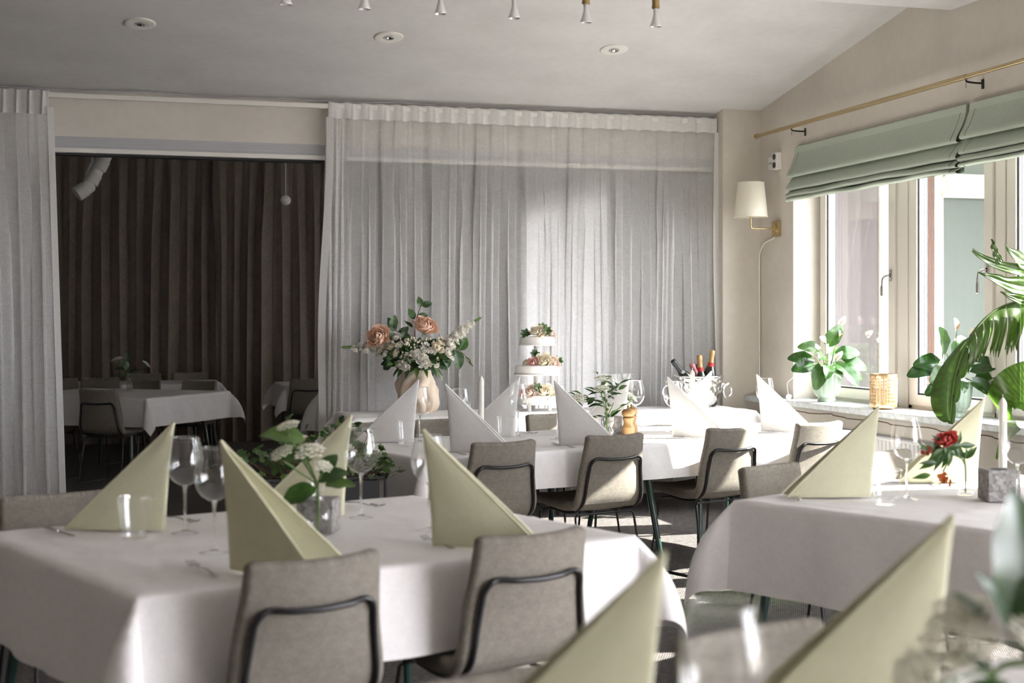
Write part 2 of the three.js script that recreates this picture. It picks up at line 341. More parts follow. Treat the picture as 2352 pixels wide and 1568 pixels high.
{
  const g = struct('window_frame', null);
  const F = (z0, z1, y0 = 0.8, y1 = 2.66, x0 = 5.388) => rbox(5.48 - x0, y1 - y0, z1 - z0, 0.004, (x0 + 5.48) / 2, (y0 + y1) / 2, (z0 + z1) / 2);
  part('jamb', [F(-10.114, -10.07), rbox(0.05, 1.86, 0.02, 0.003, 5.41, 1.73, -10.06)], mat.framePaint, g);
  for (const [a, b] of [[-9.0, -8.79], [-7.83, -7.67], [-6.985, -6.925], [-5.86, -5.7]]) part('mullion', [F(a, b), F(lerp(a, b, 0.2), lerp(a, b, 0.8), 0.8, 2.66, 5.376)], mat.framePaint, g);
  part('jamb', F(-4.74, -4.7), mat.framePaint, g);
  part('sill_rail', F(-10.11, -4.7, 0.8, 0.835), mat.framePaint, g);
  part('head_rail', F(-10.11, -4.7, 2.6, 2.66), mat.framePaint, g);
  windowUnit(-10.09, -8.985, -9.03);
  windowUnit(-8.795, -7.825, -7.87);
  windowUnit(-7.675, -6.98, -7.02);
  windowUnit(-6.93, -5.855, 0);
  windowUnit(-5.705, -4.735, 0);
  const g2 = struct('window_frame', null);
  part('mullion', [F(-3.3, -3.22, 0.03), F(-1.1, -1.0, 0.03), F(1.12, 1.2, 0.03), F(2.52, 2.6, 0.03), F(-3.3, 2.6, 0.03, 0.12), F(-3.3, 2.6, 2.58, 2.66)], mat.framePaint, g2);
  for (const [a, b] of [[-3.22, -1.1], [-1.0, 1.12], [1.2, 2.52]]) part('glass_pane', sheet(1, 1, (i, j) => [5.43, lerp(0.12, 2.58, j), lerp(a, b, i)]), mat.pane, g2);
}
struct('added_overhang', span(5.2, 8.4, 2.85, 3.0, -17.3, -13.4), mat.taupe);  // unseen eaves added to block sun and sky at the far-room window
{
  // curtained window of the far room, seen only as brightness behind the sheer
  const h = struct('window_frame', null), zs = [-16.6, -15.05, -13.5];
  part('mullion', zs.map((z) => box(0.1, 2.3, 0.07, 5.05, 1.55, z)), mat.framePaint, h);
  part('rail', [box(0.1, 0.07, 3.1, 5.05, 0.435, -15.05), box(0.1, 0.07, 3.1, 5.05, 2.665, -15.05)], mat.framePaint, h);
  for (let k = 0; k < 2; k++) part('glass_pane', box(0.006, 2.16, 1.48, 5.05, 1.55, (zs[k] + zs[k + 1]) / 2), mat.pane, h);
}
{
  // marble sill, reaching past the wall face
  const g = struct('window_sill', null);
  part('sill_stone', rbox(0.40, 0.046, 6.0, 0.008, 5.2, 0.783, -7.7), mat.marble, g, 'grey-veined marble slab');
}
// ------------------------------------------------------------------ outside
struct('paving', span(5.5, 30, -0.3, -0.15, -30, 20), mat.paving);
{
  const g = struct('building_wing', null), z = -13;
  part('wall_section', span(5.5, 7.58, -0.2, 4.6, z - 0.3, z), mat.taupe, g, 'dark taupe wall');
  part('wall_section', span(7.74, 8.0, -0.2, 4.6, z - 0.3, z), mat.taupe, g);
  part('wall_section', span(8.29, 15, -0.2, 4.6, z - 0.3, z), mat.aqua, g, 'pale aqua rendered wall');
  part('corner_trim', rbox(0.16, 4.8, 0.34, 0.01, 7.66, 2.2, z - 0.13), mat.whitePaint, g);
  part('timber_post', rbox(0.13, 4.8, 0.36, 0.01, 8.125, 2.2, z - 0.12), mat.brownWood, g, 'brown timber post');
  part('wall_section', span(8.0, 8.06, -0.2, 4.6, z - 0.3, z), mat.taupe, g);
  part('edge_board', rbox(0.1, 4.8, 0.38, 0.01, 8.24, 2.2, z - 0.11), mat.whitePaint, g);
  part('eaves_box', [at(new RoundedBoxGeometry(3.6, 0.2, 0.16, 2, 0.01), 10.05, 2.80, z + 0.16, R(-24), 0, 0)], mat.plastic, g, 'white sloping box under the eaves');
  part('roof', span(5.5, 15.4, 4.6, 4.75, z - 0.6, z + 0.5), mat.taupe, g);
  part('added_canopy', [span(5.6, 13.5, 3.12, 3.22, z, z + 3.2)], mat.plastic, g);  // unseen porch roof added to shade the wing wall
  part('wall_section', span(9.9, 10.2, -0.2, 4.6, z, z + 2.9), mat.aqua, g);  // unseen return wall added to block the sun from the wing front
}
{
  // unseen house added to keep the sun off the paving and the wing
  const g = struct('added_building', null);
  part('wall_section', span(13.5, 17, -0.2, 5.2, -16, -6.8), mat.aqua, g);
  part('roof', span(13.2, 17.3, 5.2, 5.35, -16.3, -6.5), mat.taupe, g);
}
// ------------------------------------------------------------------ curtains
function gather(x0, x1, z, y0, y1, folds, amp, over, seed, ny = 26, flare = 0) {
  const r = rng(seed), ph = Array.from({ length: folds + 2 }, () => r()), W = x1 - x0, n = folds * 16;
  return sheet(n, ny, (s, t) => {
    const f = s * folds, k = Math.floor(f), q = f - k, fr = smooth(0, 1, q), jit = lerp(ph[k], ph[Math.min(k + 1, folds + 1)], fr) - 0.5;
    const down = 1 - t, grow = 0.3 + 0.7 * smooth(0, 0.35, down), a = (f + jit * 0.8 * smooth(0, 0.4, down)) * 2 * Math.PI;
    const x = x0 + W * s + flare * s * down + (over * Math.sin(2 * a) + 0.02 * jit) * grow + 0.012 * Math.sin(down * 3 + k);
    const zz = z + amp * (0.75 + 1.1 * jit) * Math.sin(a) * grow + 0.01 * Math.sin(down * 5 + k * 2.1);
    return [x, lerp(y0, y1, t), zz];
  }, (s, t) => [s * W * 1.6, lerp(y0, y1, t)]);
}
function heading(x0, x1, z, y0, y1, pleats, amp) {
  const W = x1 - x0, n = pleats * 12;
  return sheet(n, 3, (s, t) => { const q = (s * pleats) % 1; const pin = Math.exp(-Math.pow((q - 0.5) / 0.07, 2)); return [x0 + W * s, lerp(y0, y1, t) + 0.004 * Math.sin(s * pleats * 6.28 + 1), z + amp * pin * (1 - 0.5 * t) + 0.006 * Math.sin(s * pleats * 6.28)]; }, (s, t) => [s * W, t * 0.1], 0.003);
}
{
  const g = thing('sheer_curtain', 'wide sheer white curtain with pinch pleats hanging across the opening behind the bouquet', 'curtain');
  part('fabric', gather(1.62, 4.79, -10.8, 0.02, 2.955, 25, 0.010, 0.02, 5), mat.sheer, g);
  part('heading', heading(1.60, 4.80, -10.785, 2.955, 3.075, 25, 0.012), mat.heading, g, 'stiff pleated heading tape');
  part('gathered_edge', gather(1.58, 1.74, -10.79, 0.02, 2.955, 3, 0.05, 0.02, 8), mat.sheer, g);
  part('side_hem', sheet(2, 26, (s, t) => [4.775 + s * 0.05 + 0.01 * Math.sin(t * 7), lerp(0.02, 2.96, t), -10.775 + 0.012 * Math.sin(t * 5)], (s, t) => [s * 0.05, t * 3]), mat.heading, g);
  part('side_hem', sheet(2, 26, (s, t) => [1.52 + 0.06 * smooth(0.35, 1, t) + s * 0.055 + 0.006 * Math.sin(t * 9), lerp(0.02, 2.96, t), -10.765 + 0.02 * s], (s, t) => [s * 0.05, t * 3]), mat.heading, g);
  const h = thing('sheer_curtain', 'gathered white curtain drawn aside at the left edge of the opening', 'curtain');
  part('fabric', gather(-1.75, -0.43, -10.8, 0.02, 2.90, 13, 0.05, 0.03, 15, 26, 0.09), mat.sheer, h);
  part('fabric', gather(-1.7, -0.40, -10.745, 0.02, 2.90, 9, 0.03, 0.03, 25, 26, 0.09), mat.sheer, h);
  part('heading', heading(-1.75, -0.42, -10.78, 2.90, 3.075, 15, 0.05), mat.heading, h, 'pinched heading');
  part('side_hem', sheet(2, 26, (s, t) => [-0.43 + 0.09 * (1 - t) + s * 0.045, lerp(0.02, 2.95, t), -10.735 + 0.01 * Math.sin(t * 6)], (s, t) => [s * 0.05, t * 3]), mat.heading, h);
  const v = thing('window_curtain', 'white curtain over the side window of the far room, glimpsed through the sheer', 'curtain', [4.8, 0, -15.1], 90);
  part('fabric', gather(-1.95, 1.68, 0, 0.03, 2.9, 16, 0.03, 0.02, 44, 8), mat.voile, v);
  part('heading', heading(-1.95, 1.68, 0, 2.9, 2.98, 16, 0.01), mat.heading, v);
  const d = thing('drape', 'dark brown floor-length drape covering the back wall of the far room', 'curtain');
  part('fabric', gather(-4.45, 1.2, -16.85, 0.01, 3.48, 30, 0.05, 0.02, 33, 12), mat.drape, d);
  part('fabric', gather(1.16, 4.85, -16.8, 0.01, 3.48, 20, 0.05, 0.02, 35, 12), mat.drape, d);
}
// roman blinds above the windows
function romanBlind(z0, z1, drop, label, seed) {
  const g = thing('roman_blind', label, 'blind', [5.14, 2.765, 0], 0);
  const r = rng(seed);
  const pleats = [
    [[0.004, 0], [0.012, -0.03], [0.045, -0.13], [0.08, -0.2], [0.092, -0.228], [0.088, -0.244], [0.06, -0.245], [0.02, -0.225]],
    [[0.02, -0.225], [0.05, -0.262], [0.085, -0.31], [0.098, -0.335], [0.092, -0.348], [0.06, -0.348], [0.025, -0.33]],
    [[0.025, -0.33], [0.06, -0.352], [0.095, -0.376], [0.104, -0.39], [0.095, -0.4], [0.06, -0.4], [0.03, -0.385]],
    [[0.03, -0.385], [0.06, -0.402], [0.092, -0.418], [0.1, -0.43], [0.085, -0.438], [0.05, -0.435], [0.03, -0.425]],
  ];
  const k = drop / 0.438;
  part('lining', sheet(20, 4, (s, t) => [-0.018 - 0.012 * t, lerp(-0.005, -0.425 * k, t), lerp(z0, z1, s)], (s, t) => [s * Math.abs(z1 - z0), t * 0.43], 0.003), mat.blind, g);
  pleats.forEach((pts, n) => {
    const c = new THREE.CatmullRomCurve3(pts.map(([o, y]) => V(-o, y * k, 0)), false, 'catmullrom', 0.5);
    const ph = r() * 6, L = Math.abs(z1 - z0);
    part('pleat', sheet(40, 16, (s, t) => { const p = c.getPoint(t), z = lerp(z0, z1, s); const w = 0.002 * n * Math.sin(s * 9 + ph) + 0.0012 * n * Math.sin(s * 23 + ph * 2); return [p.x - w * 0.6, p.y + w + 0.004 * n * (1 - Math.abs(s * 2 - 1)), z]; }, (s, t) => [s * L, t * 0.3], 0.003), mat.blind, g);
    for (const e of [0.06, L - 0.06]) {
      const zz = z0 + Math.sign(z1 - z0) * e;
      part('seam', tube(pts.slice(0, -2).map(([o, y]) => [-o - 0.002, y * k, zz]), 0.0016, 16, 5), mat.seam, g);
    }
  });
}
romanBlind(-10.03, -7.735, 0.432, 'sage green roman blind over the window nearest the wall lamp', 3);
romanBlind(-7.70, -4.75, 0.405, 'sage green roman blind cut off by the right edge of the picture', 4);
{
  const g = thing('curtain_rod', 'long brass curtain rod on the right wall above the green blinds', 'curtain rod');
  part('rod', [at(cyl(0.0135, 0.0135, 4.9, 0, 0, 0, 16), 5.03, 2.905, -8.05, Math.PI / 2), at(cyl(0.0165, 0.0165, 2.6, 0, 0, 0, 16), 5.03, 2.905, -8.9, Math.PI / 2)], mat.brass, g);
  part('end_cap', [at(cyl(0.021, 0.021, 0.03, 0, 0, 0, 16), 5.03, 2.905, -10.52, Math.PI / 2)], mat.brass, g);
  for (const z of [-9.91, -7.6, -5.9]) {
    const b = part('bracket', [tube([[5.145, 2.87, z], [5.09, 2.87, z], [5.035, 2.875, z], [5.03, 2.887, z]], 0.006, 16, 8), rbox(0.008, 0.06, 0.022, 0.003, 5.146, 2.865, z)], mat.blackMatte, g, 'small dark wall bracket');
    part('screw', at(cyl(0.004, 0.004, 0.03, 0, 0, 0, 8), 5.03, 2.852, z), mat.steel, b);
  }
}
// ------------------------------------------------------------------ wall lamp, sockets, cords
{
  const g = thing('wall_lamp', 'brass wall lamp with a tapered cream shade beside the window', 'wall lamp');
  part('wall_plate', [rbox(0.03, 0.125, 0.11, 0.004, 5.135, 2.15, -10.38), at(cyl(0.042, 0.042, 0.008, 0, 0, 0, 24), 5.117, 2.15, -10.38, 0, 0, Math.PI / 2)], mat.brass, g);
  part('arm', tube([[5.115, 2.15, -10.38], [5.0, 2.15, -10.385], [4.935, 2.15, -10.39], [4.922, 2.155, -10.39], [4.918, 2.17, -10.39], [4.918, 2.26, -10.39]], 0.0065, 40, 10, false, 0.1), mat.brass, g);
  part('lamp_holder', [cyl(0.018, 0.018, 0.05, 4.918, 2.275, -10.39), cyl(0.024, 0.015, 0.012, 4.918, 2.25, -10.39)], mat.brass, g);
  const s = part('lamp_shade', at(lathe([[0.133, 0], [0.104, 0.275]], 40), 4.918, 2.24, -10.39), mat.shade, g, 'cream fabric shade');
  part('shade_rim', [at(new THREE.TorusGeometry(0.133, 0.003, 6, 40), 4.918, 2.241, -10.39, Math.PI / 2), at(new THREE.TorusGeometry(0.104, 0.003, 6, 40), 4.918, 2.514, -10.39, Math.PI / 2)], mat.shade, s);
}
single('lamp_cord', tube([[5.12, 2.09, -10.38], [5.13, 2.075, -10.42], [5.14, 2.05, -10.6], [5.137, 1.95, -10.688], [5.137, 1.4, -10.688], [5.137, 0.81, -10.688]], 0.006, 60, 6, false, 0.2), mat.plastic, 'thin white cord running from the wall lamp down the room corner', 'cord');
{
  const g = thing('wall_socket', 'flat white wall switch plate high on the wall above the lamp', 'socket', [5.145, 2.685, -10.49]);
  part('plate', rbox(0.012, 0.105, 0.085, 0.004), mat.plastic, g);
  part('contact_hole', [ball(0.005, -0.007, 0, -0.015), ball(0.005, -0.007, 0, 0.015)], mat.hole, g);
  const h = thing('wall_socket', 'white double power socket standing proud beside the flat plate above the lamp', 'socket', [5.13, 2.69, -10.36]);
  part('housing', rbox(0.045, 0.135, 0.085, 0.008), mat.plastic, h);
  for (const y of [0.033, -0.033]) part('socket_well', at(cyl(0.024, 0.024, 0.006, 0, 0, 0, 20), -0.024, y, 0, 0, 0, Math.PI / 2), mat.hole, h);
}
{
  const g = thing('blind_cord', 'thin white blind cord ending in a small white ball on the sill corner', 'cord');
  part('cord', tube([[5.12, 2.34, -9.98], [5.17, 1.7, -10.1], [5.18, 1.1, -10.1], [5.17, 1.06, -10.1], [5.15, 0.98, -10.1], [5.09, 0.93, -10.1], [5.085, 0.84, -10.07]], 0.002, 60, 5, false, 0.3), mat.plastic, g);
  part('cord_ball', [ball(0.021, 5.05, 0.827, -10.0), ball(0.014, 5.083, 0.83, -10.04)], mat.plastic, g);
}
{
  const p = [], q = [];
  for (let k = 0; k <= 60; k++) { const z = -9.95 + k * 0.065; p.push([5.03 + 0.012 * Math.sin(k * 2.1), 0.742 - 0.016 * Math.abs(Math.sin(k * 0.32)) - 0.012 * smooth(0, 60, k), z]); }
  single('string_light_cable', tube(p, 0.004, 240, 5), mat.stemBrown, 'dark cable sagging along the underside of the marble sill', 'cable');
}
// radiator below the sill
{
  const g = thing('radiator', 'white panel radiator on the wall below the marble sill', 'radiator');
  part('panel', rbox(0.02, 0.5, 1.3, 0.006, 5.06, 0.37, -8.75), mat.radiator, g);
  for (let k = 0; k < 26; k++) part('flute', rbox(0.012, 0.47, 0.03, 0.005, 5.047, 0.37, -9.375 + k * 0.05), mat.radiator, g);
  part('top_grille', [rbox(0.09, 0.012, 1.3, 0.003, 5.1, 0.624, -8.75)], mat.aluPaint, g);
  part('end_cover', [rbox(0.09, 0.5, 0.012, 0.004, 5.1, 0.37, -8.1), rbox(0.09, 0.5, 0.012, 0.004, 5.1, 0.37, -9.4)], mat.radiator, g);
  part('valve', [at(cyl(0.018, 0.02, 0.07, 0, 0, 0, 12), 5.06, 0.57, -8.06, Math.PI / 2)], mat.plastic, g);
}
// ------------------------------------------------------------------ ceiling lights
{
  const tilt = Math.atan(0.167);
  const make = (x, label) => {
    const g = thing('recessed_downlight', label, 'downlight', [x, ceilY(-9.51), -9.51]);
    g.rotation.x = -tilt;
    part('trim_ring', lathe([[0.03, -0.004], [0.05, -0.012], [0.09, -0.012], [0.1, -0.006], [0.1, 0.0]], 40), mat.whitePaint, g);
    part('lens', [at(cyl(0.03, 0.03, 0.004, 0, 0, 0, 24), 0, 0.0, 0), at(new THREE.TorusGeometry(0.033, 0.004, 8, 28), 0, -0.01, 0, Math.PI / 2)], mat.aluPaint, g);
    part('reflector', at(lathe([[0.004, 0.002], [0.016, -0.006], [0.024, -0.009]], 24), 0, -0.002, 0), mat.silverPlain, g);
    return g;
  };
  make(0.191, 'round white recessed downlight in the darker left part of the ceiling');
  make(1.823, 'round white recessed downlight in the middle of the ceiling row');
  make(3.442, 'round white recessed downlight nearest the window wall');
}
{
  const g = thing('spot_bar_lamp', 'hanging bar lamp with a row of small brass spotlights at the top of the picture', 'lamp', [1.5, 0, -5.85]);
  part('bar', rbox(2.1, 0.04, 0.04, 0.005, 0, 3.03, 0), mat.agedBrass, g);
  for (const x of [-0.8, 0.8]) part('suspension_rod', cyl(0.006, 0.006, 0.95, x, 3.52, 0, 8), mat.agedBrass, g);
  for (let k = 0; k < 6; k++) {
    const x = 0.695 + k * 0.3235 - 1.5;
    const h = part('spot_holder', [cyl(0.016, 0.016, 0.22, x, 2.9, 0, 20), cyl(0.0175, 0.0175, 0.012, x, 2.796, 0, 20)], mat.agedBrass, g, 'brass tube');
    part('spot_bulb', at(lathe([[0.011, 0.085], [0.011, 0.052], [0.013, 0.045], [0.02, 0.018], [0.026, 0.004], [0.0265, 0], [0.024, 0.001], [0.018, 0.012], [0.004, 0.03]], 24), x, 2.709, 0), mat.lampGlass, h, 'bare reflector bulb');
  }
}
{
  // adjustable white spotlight in the far room
  const g = thing('adjustable_spotlight', 'white jointed spotlight with three ribbed heads hanging in the far room', 'spotlight', [-0.13, 2.75, -13.5], 15);
  const head = (x, y, rz, L) => { const q = [cyl(0.062, 0.066, L, 0, 0, 0, 20)]; for (let k = 0; k < 6; k++) q.push(at(new THREE.TorusGeometry(0.067, 0.004, 6, 24), 0, -L * 0.42 + k * 0.016, 0, Math.PI / 2)); q.push(at(new THREE.SphereGeometry(0.062, 20, 8, 0, 6.3, 0, 1.57).scale(1, 0.5, 1), 0, L / 2, 0)); return at(merge(q), x, y, 0, 0, 0, rz); };
  part('spot_head', head(0.07, 0.12, -0.45, 0.17), mat.whitePaint, g);
  part('spot_head', head(-0.01, -0.03, -0.45, 0.13), mat.whitePaint, g);
  part('spot_head', head(-0.1, -0.15, -0.95, 0.15), mat.whitePaint, g);
  part('bracket', [rod([0.0, 0.75, 0], [-0.02, 0.1, 0], 0.014, 0.014), rod([-0.02, 0.12, 0], [-0.08, -0.02, 0], 0.012, 0.012), ball(0.02, -0.02, 0.1, 0)], mat.aluPaint, g);
}
{
  const g = thing('ball_pendant', 'tiny white ball pendant on a thin cord in front of the brown drape', 'pendant', [1.55, 2.514, -13.07]);
  part('ball', ball(0.046, 0, 0, 0, 1, 1, 1, 24), mat.plastic, g);
  part('cord', cyl(0.004, 0.004, 0.95, 0, 0.51, 0, 8), mat.plastic, g);
}
// ------------------------------------------------------------------ tables and cloths
const loc = (T, x, z) => { const t = R(T.turn); return [T.x + x * Math.cos(t) + z * Math.sin(t), T.z - x * Math.sin(t) + z * Math.cos(t)]; };
function makeTable(w, d, label, pos, turn, inset = 0.07, insetLeft = inset) {
  const g = thing('dining_table', label, 'table', pos, turn);
  part('tabletop', rbox(w - 0.02, 0.028, d - 0.02, 0.006, 0, 0.73, 0), mat.tableWood, g);
  part('apron', [span(-w / 2 + 0.1, w / 2 - 0.1, 0.66, 0.716, -d / 2 + 0.1, -d / 2 + 0.12), span(-w / 2 + 0.1, w / 2 - 0.1, 0.66, 0.716, d / 2 - 0.12, d / 2 - 0.1)], mat.blackMatte, g);
  for (const sx of [-1, 1]) for (const sz of [-1, 1]) {
    const xi = w / 2 - (sx < 0 ? insetLeft : inset), l = part('leg', rod([sx * (xi + 0.03), 0.02, sz * (d / 2 - 0.03)], [sx * (xi - 0.05), 0.716, sz * (d / 2 - 0.12)], 0.013, 0.024, 16), mat.legGreen, g);
    part('foot', cyl(0.014, 0.014, 0.02, sx * (xi + 0.03), 0.01, sz * (d / 2 - 0.03), 14), mat.black, l);
  }
  return g;
}
// a cloth over a table top of w x d: flat on top, hanging sides, loose cones at the corners. o = [left, right, back, front] overhang
function makeCloth(w, d, o, seed, lift = 0, creases = []) {
  const A = w / 2 + 0.004, B = d / 2 + 0.004, r = rng(seed), ph = [r() * 6, r() * 6, r() * 6, r() * 6], amp = 0.008 + 0.006 * r();
  const line = (len, over0, over1, n) => { const a = []; const k0 = over0 ? 10 : 0, k1 = over1 ? 10 : 0; for (let i = k0; i > 0; i--) a.push(-len - over0 * Math.pow(i / 10, 1.15)); for (let i = 0; i <= n; i++) a.push(lerp(-len, len, i / n)); for (let i = 1; i <= k1; i++) a.push(len + over1 * Math.pow(i / 10, 1.15)); return a; };
  const xs = line(A, o[0], o[1], Math.round(w / 0.035)), zs = line(B, o[2], o[3], Math.round(d / 0.035));
  const rad = 0.012;
  // how far a strip of length e over a rounded edge goes out and down
  const fall = (e, flare) => { const q = rad * 1.5; if (e < q) { const t = e / rad * 0.95; return [rad * Math.sin(t), rad * (1 - Math.cos(t))]; } const t = q / rad * 0.95; return [rad * Math.sin(t) + (e - q) * flare, rad * (1 - Math.cos(t)) + (e - q) * Math.sqrt(1 - flare * flare)]; };
  const crease = (x, z) => { let h = 0; for (const [axis, v, a] of creases) { const q = ((axis === 'x' ? x : z) - v) / 0.006; h += a * Math.exp(-q * q); } return h; };
  return metresKeep(sheet(xs.length - 1, zs.length - 1, (s, t) => {
    const x = xs[Math.round(s * (xs.length - 1))], z = zs[Math.round(t * (zs.length - 1))];
    const ex = Math.max(0, Math.abs(x) - A), ez = Math.max(0, Math.abs(z) - B), sx = Math.sign(x), sz = Math.sign(z), c = crease(x, z);
    if (!ex && !ez) return [x, 0.7455 + lift + c + 0.0007 * Math.sin(x * 19 + ph[0]) * Math.sin(z * 17 + ph[1]), z];
    const wave = (k, u, e) => (amp * Math.sin(u * 9 + ph[k]) + amp * 0.6 * Math.sin(u * 21 + ph[k] * 2)) * Math.pow(e / 0.3, 1.2);
    if (ex && !ez) { const [a, b] = fall(ex, 0.09); return [sx * (A + a + wave(sx > 0 ? 0 : 1, z, ex) * (1 - smooth(B * 0.86, B, Math.abs(z))) + c * 1.5), 0.7455 + lift - b, z]; }
    if (ez && !ex) { const [a, b] = fall(ez, 0.09); return [x, 0.7455 + lift - b, sz * (B + a + wave(sz > 0 ? 2 : 3, x, ez) * (1 - smooth(A * 0.86, A, Math.abs(x))) + c * 1.5)]; }
    const rr = Math.hypot(ex, ez), th = Math.atan2(ez, ex), tt = (th - Math.PI / 4) / (Math.PI / 4), mid = Math.pow(Math.cos(tt * Math.PI / 2), 0.8);
    const [a0, b0] = fall(rr, 0.09);
    const RR = Math.max(0.25, o[3] || o[2]) * 1.45, k = rr / RR;
    // steep tilt near the top of the fold, falling to nearly plumb at its tip
    const t0 = 0.72 * mid + 0.09, t1 = 0.02 * mid + 0.09, n = 12; let out = 0, down = 0;
    for (let i = 0; i < n; i++) { const q = lerp(t0, t1, smooth(0, 1, (i + 0.5) / n * k)); out += Math.sin(q) * rr / n; down += Math.cos(q) * rr / n; }
    const m = Math.min(1, mid * 1.6); out = lerp(a0, out, m); down = lerp(b0, down, m);
    const az = Math.PI / 4 + Math.sign(tt) * Math.pow(Math.abs(tt), 0.8) * Math.PI / 4;
    return [sx * (A + Math.cos(az) * out), 0.7455 + lift - down, sz * (B + Math.sin(az) * out)];
  }, (s, t) => [xs[Math.round(s * (xs.length - 1))], zs[Math.round(t * (zs.length - 1))]]));
}
function metresKeep(g) { return g; }
const T1 = { x: 0.595, z: -4.49, turn: 21 }, T2 = { x: 2.738, z: -7.787, turn: 20 }, T3 = { x: 3.268, z: -4.683, turn: 26.5 }, T4 = { x: 1.143, z: -1.724, turn: 20 };
const T5 = { x: 0.046, z: -13.715, turn: -35 }, T6 = { x: 0.2, z: -15.95, turn: 0 }, T7 = { x: 2.55, z: -15.2, turn: 0 }, T8 = { x: 2.78, z: -13.15, turn: 20 };
const cloth = (T, w, d, o, seed, label, lift, creases, dx = 0) => { const [x, z] = loc(T, dx, 0); return single('tablecloth', makeCloth(w, d, o, seed, lift, creases), mat.cloth, label, 'tablecloth', [x, 0, z], T.turn); };
makeTable(1.62, 1.28, 'table under a white cloth in the left foreground, set with green napkins', [T1.x, 0, T1.z], T1.turn);
cloth(T1, 1.62, 1.28, [0.3, 0.3, 0.26, 0.26], 4, 'white cloth on the large left foreground table with green napkins', 0, [['x', -0.62, -0.004], ['x', 0.18, 0.004], ['z', 0.12, 0.003]]);
{
  const a = loc(T2, -0.77, 0), b = loc(T2, 0.77, 0);
  makeTable(1.54, 1.08, 'left one of two joined tables behind the grey chairs, under white cloth', [a[0], 0, a[1]], T2.turn, 0.0, 0.1);
  makeTable(1.54, 1.08, 'right one of two joined tables under white cloth, in the sunlight', [b[0], 0, b[1]], T2.turn, 0.07, 0.33);
  cloth(T2, 1.9, 1.08, [0.26, 0, 0.2, 0.2], 8, 'white cloth on the middle long table with the white napkins, its left half', 0.003, [['x', 0.3, 0.003], ['x', -0.4, 0.003]], -0.59);
  cloth(T2, 1.25, 1.08, [0, 0.26, 0.23, 0.23], 9, 'sunlit white cloth on the right half of the middle long table', 0, [['x', 0.3, 0.003]], 0.915);
}
makeTable(1.6, 1.3, 'table under a white cloth at the right edge, with red flowers on it', [T3.x, 0, T3.z], T3.turn);
cloth(T3, 1.6, 1.3, [0.34, 0.3, 0.3, 0.3], 14, 'white cloth with a deep corner fold on the right-hand table', 0, [['z', -0.36, 0.0045], ['z', 0.12, 0.004], ['x', -0.3, 0.003]]);
makeTable(1.6, 1.0, 'nearest table, mostly below the bottom edge, carrying two blurred green napkins', [T4.x, 0, T4.z], T4.turn);
cloth(T4, 1.6, 1.0, [0.25, 0.25, 0.25, 0.25], 17, 'white cloth of the nearest table under the blurred flowers at lower right', 0, []);
makeTable(1.6, 1.37, 'front table of the far room, with a small flower vase on its white cloth', [T5.x, 0, T5.z], T5.turn, 0.2);
cloth(T5, 1.6, 1.37, [0.26, 0.26, 0.26, 0.26], 21, 'white cloth with a crooked hanging corner on the front table of the far room', 0, [['x', 0.3, 0.004], ['z', -0.1, 0.004]]);
makeTable(1.9, 0.9, 'rear table of the far room standing closest to the brown drape', [T6.x, 0, T6.z], T6.turn);
cloth(T6, 1.9, 0.9, [0.24, 0.24, 0.24, 0.24], 23, 'white cloth on the rear table of the far room', 0, []);
makeTable(1.6, 1.0, 'table of the far room half hidden by a chair and the sheer curtain', [T7.x, 0, T7.z], T7.turn);
cloth(T7, 1.6, 1.0, [0.26, 0.26, 0.26, 0.26], 26, 'white cloth with a curling end left of the sheer curtain, behind a chair', 0, []);
makeTable(1.6, 0.8, 'table of the far room standing right behind the sheer curtain', [T8.x, 0, T8.z], T8.turn);
cloth(T8, 1.6, 0.8, [0.36, 0.3, 0.3, 0.3], 28, 'white cloth falling in a slanting fold just left of the sheer curtain edge', 0, []);
{
  // serving table in front of the sheer curtain
  const g = thing('buffet_table', 'long narrow serving table in front of the sheer curtain, under a white cloth', 'table', [3.155, 0, -10.17]);
  part('tabletop', rbox(3.03, 0.028, 0.7, 0.005, 0, 0.722, 0), mat.tableWood, g);
  for (const sx of [-1, 0, 1]) for (const sz of [-1, 1]) part('leg', cyl(0.02, 0.02, 0.71, sx * 1.42, 0.355, sz * 0.28, 12), mat.blackMatte, g);
  single('tablecloth', makeCloth(3.05, 0.72, [0.4, 0.26, 0.24, 0.45], 31, -0.0065, [['x', -1.0, 0.003], ['x', 0.1, 0.003], ['x', 1.1, 0.003]]), mat.cloth, 'long white cloth on the serving table that carries the bouquet and the tiered stand', 'tablecloth', [3.155, 0, -10.17]);
}
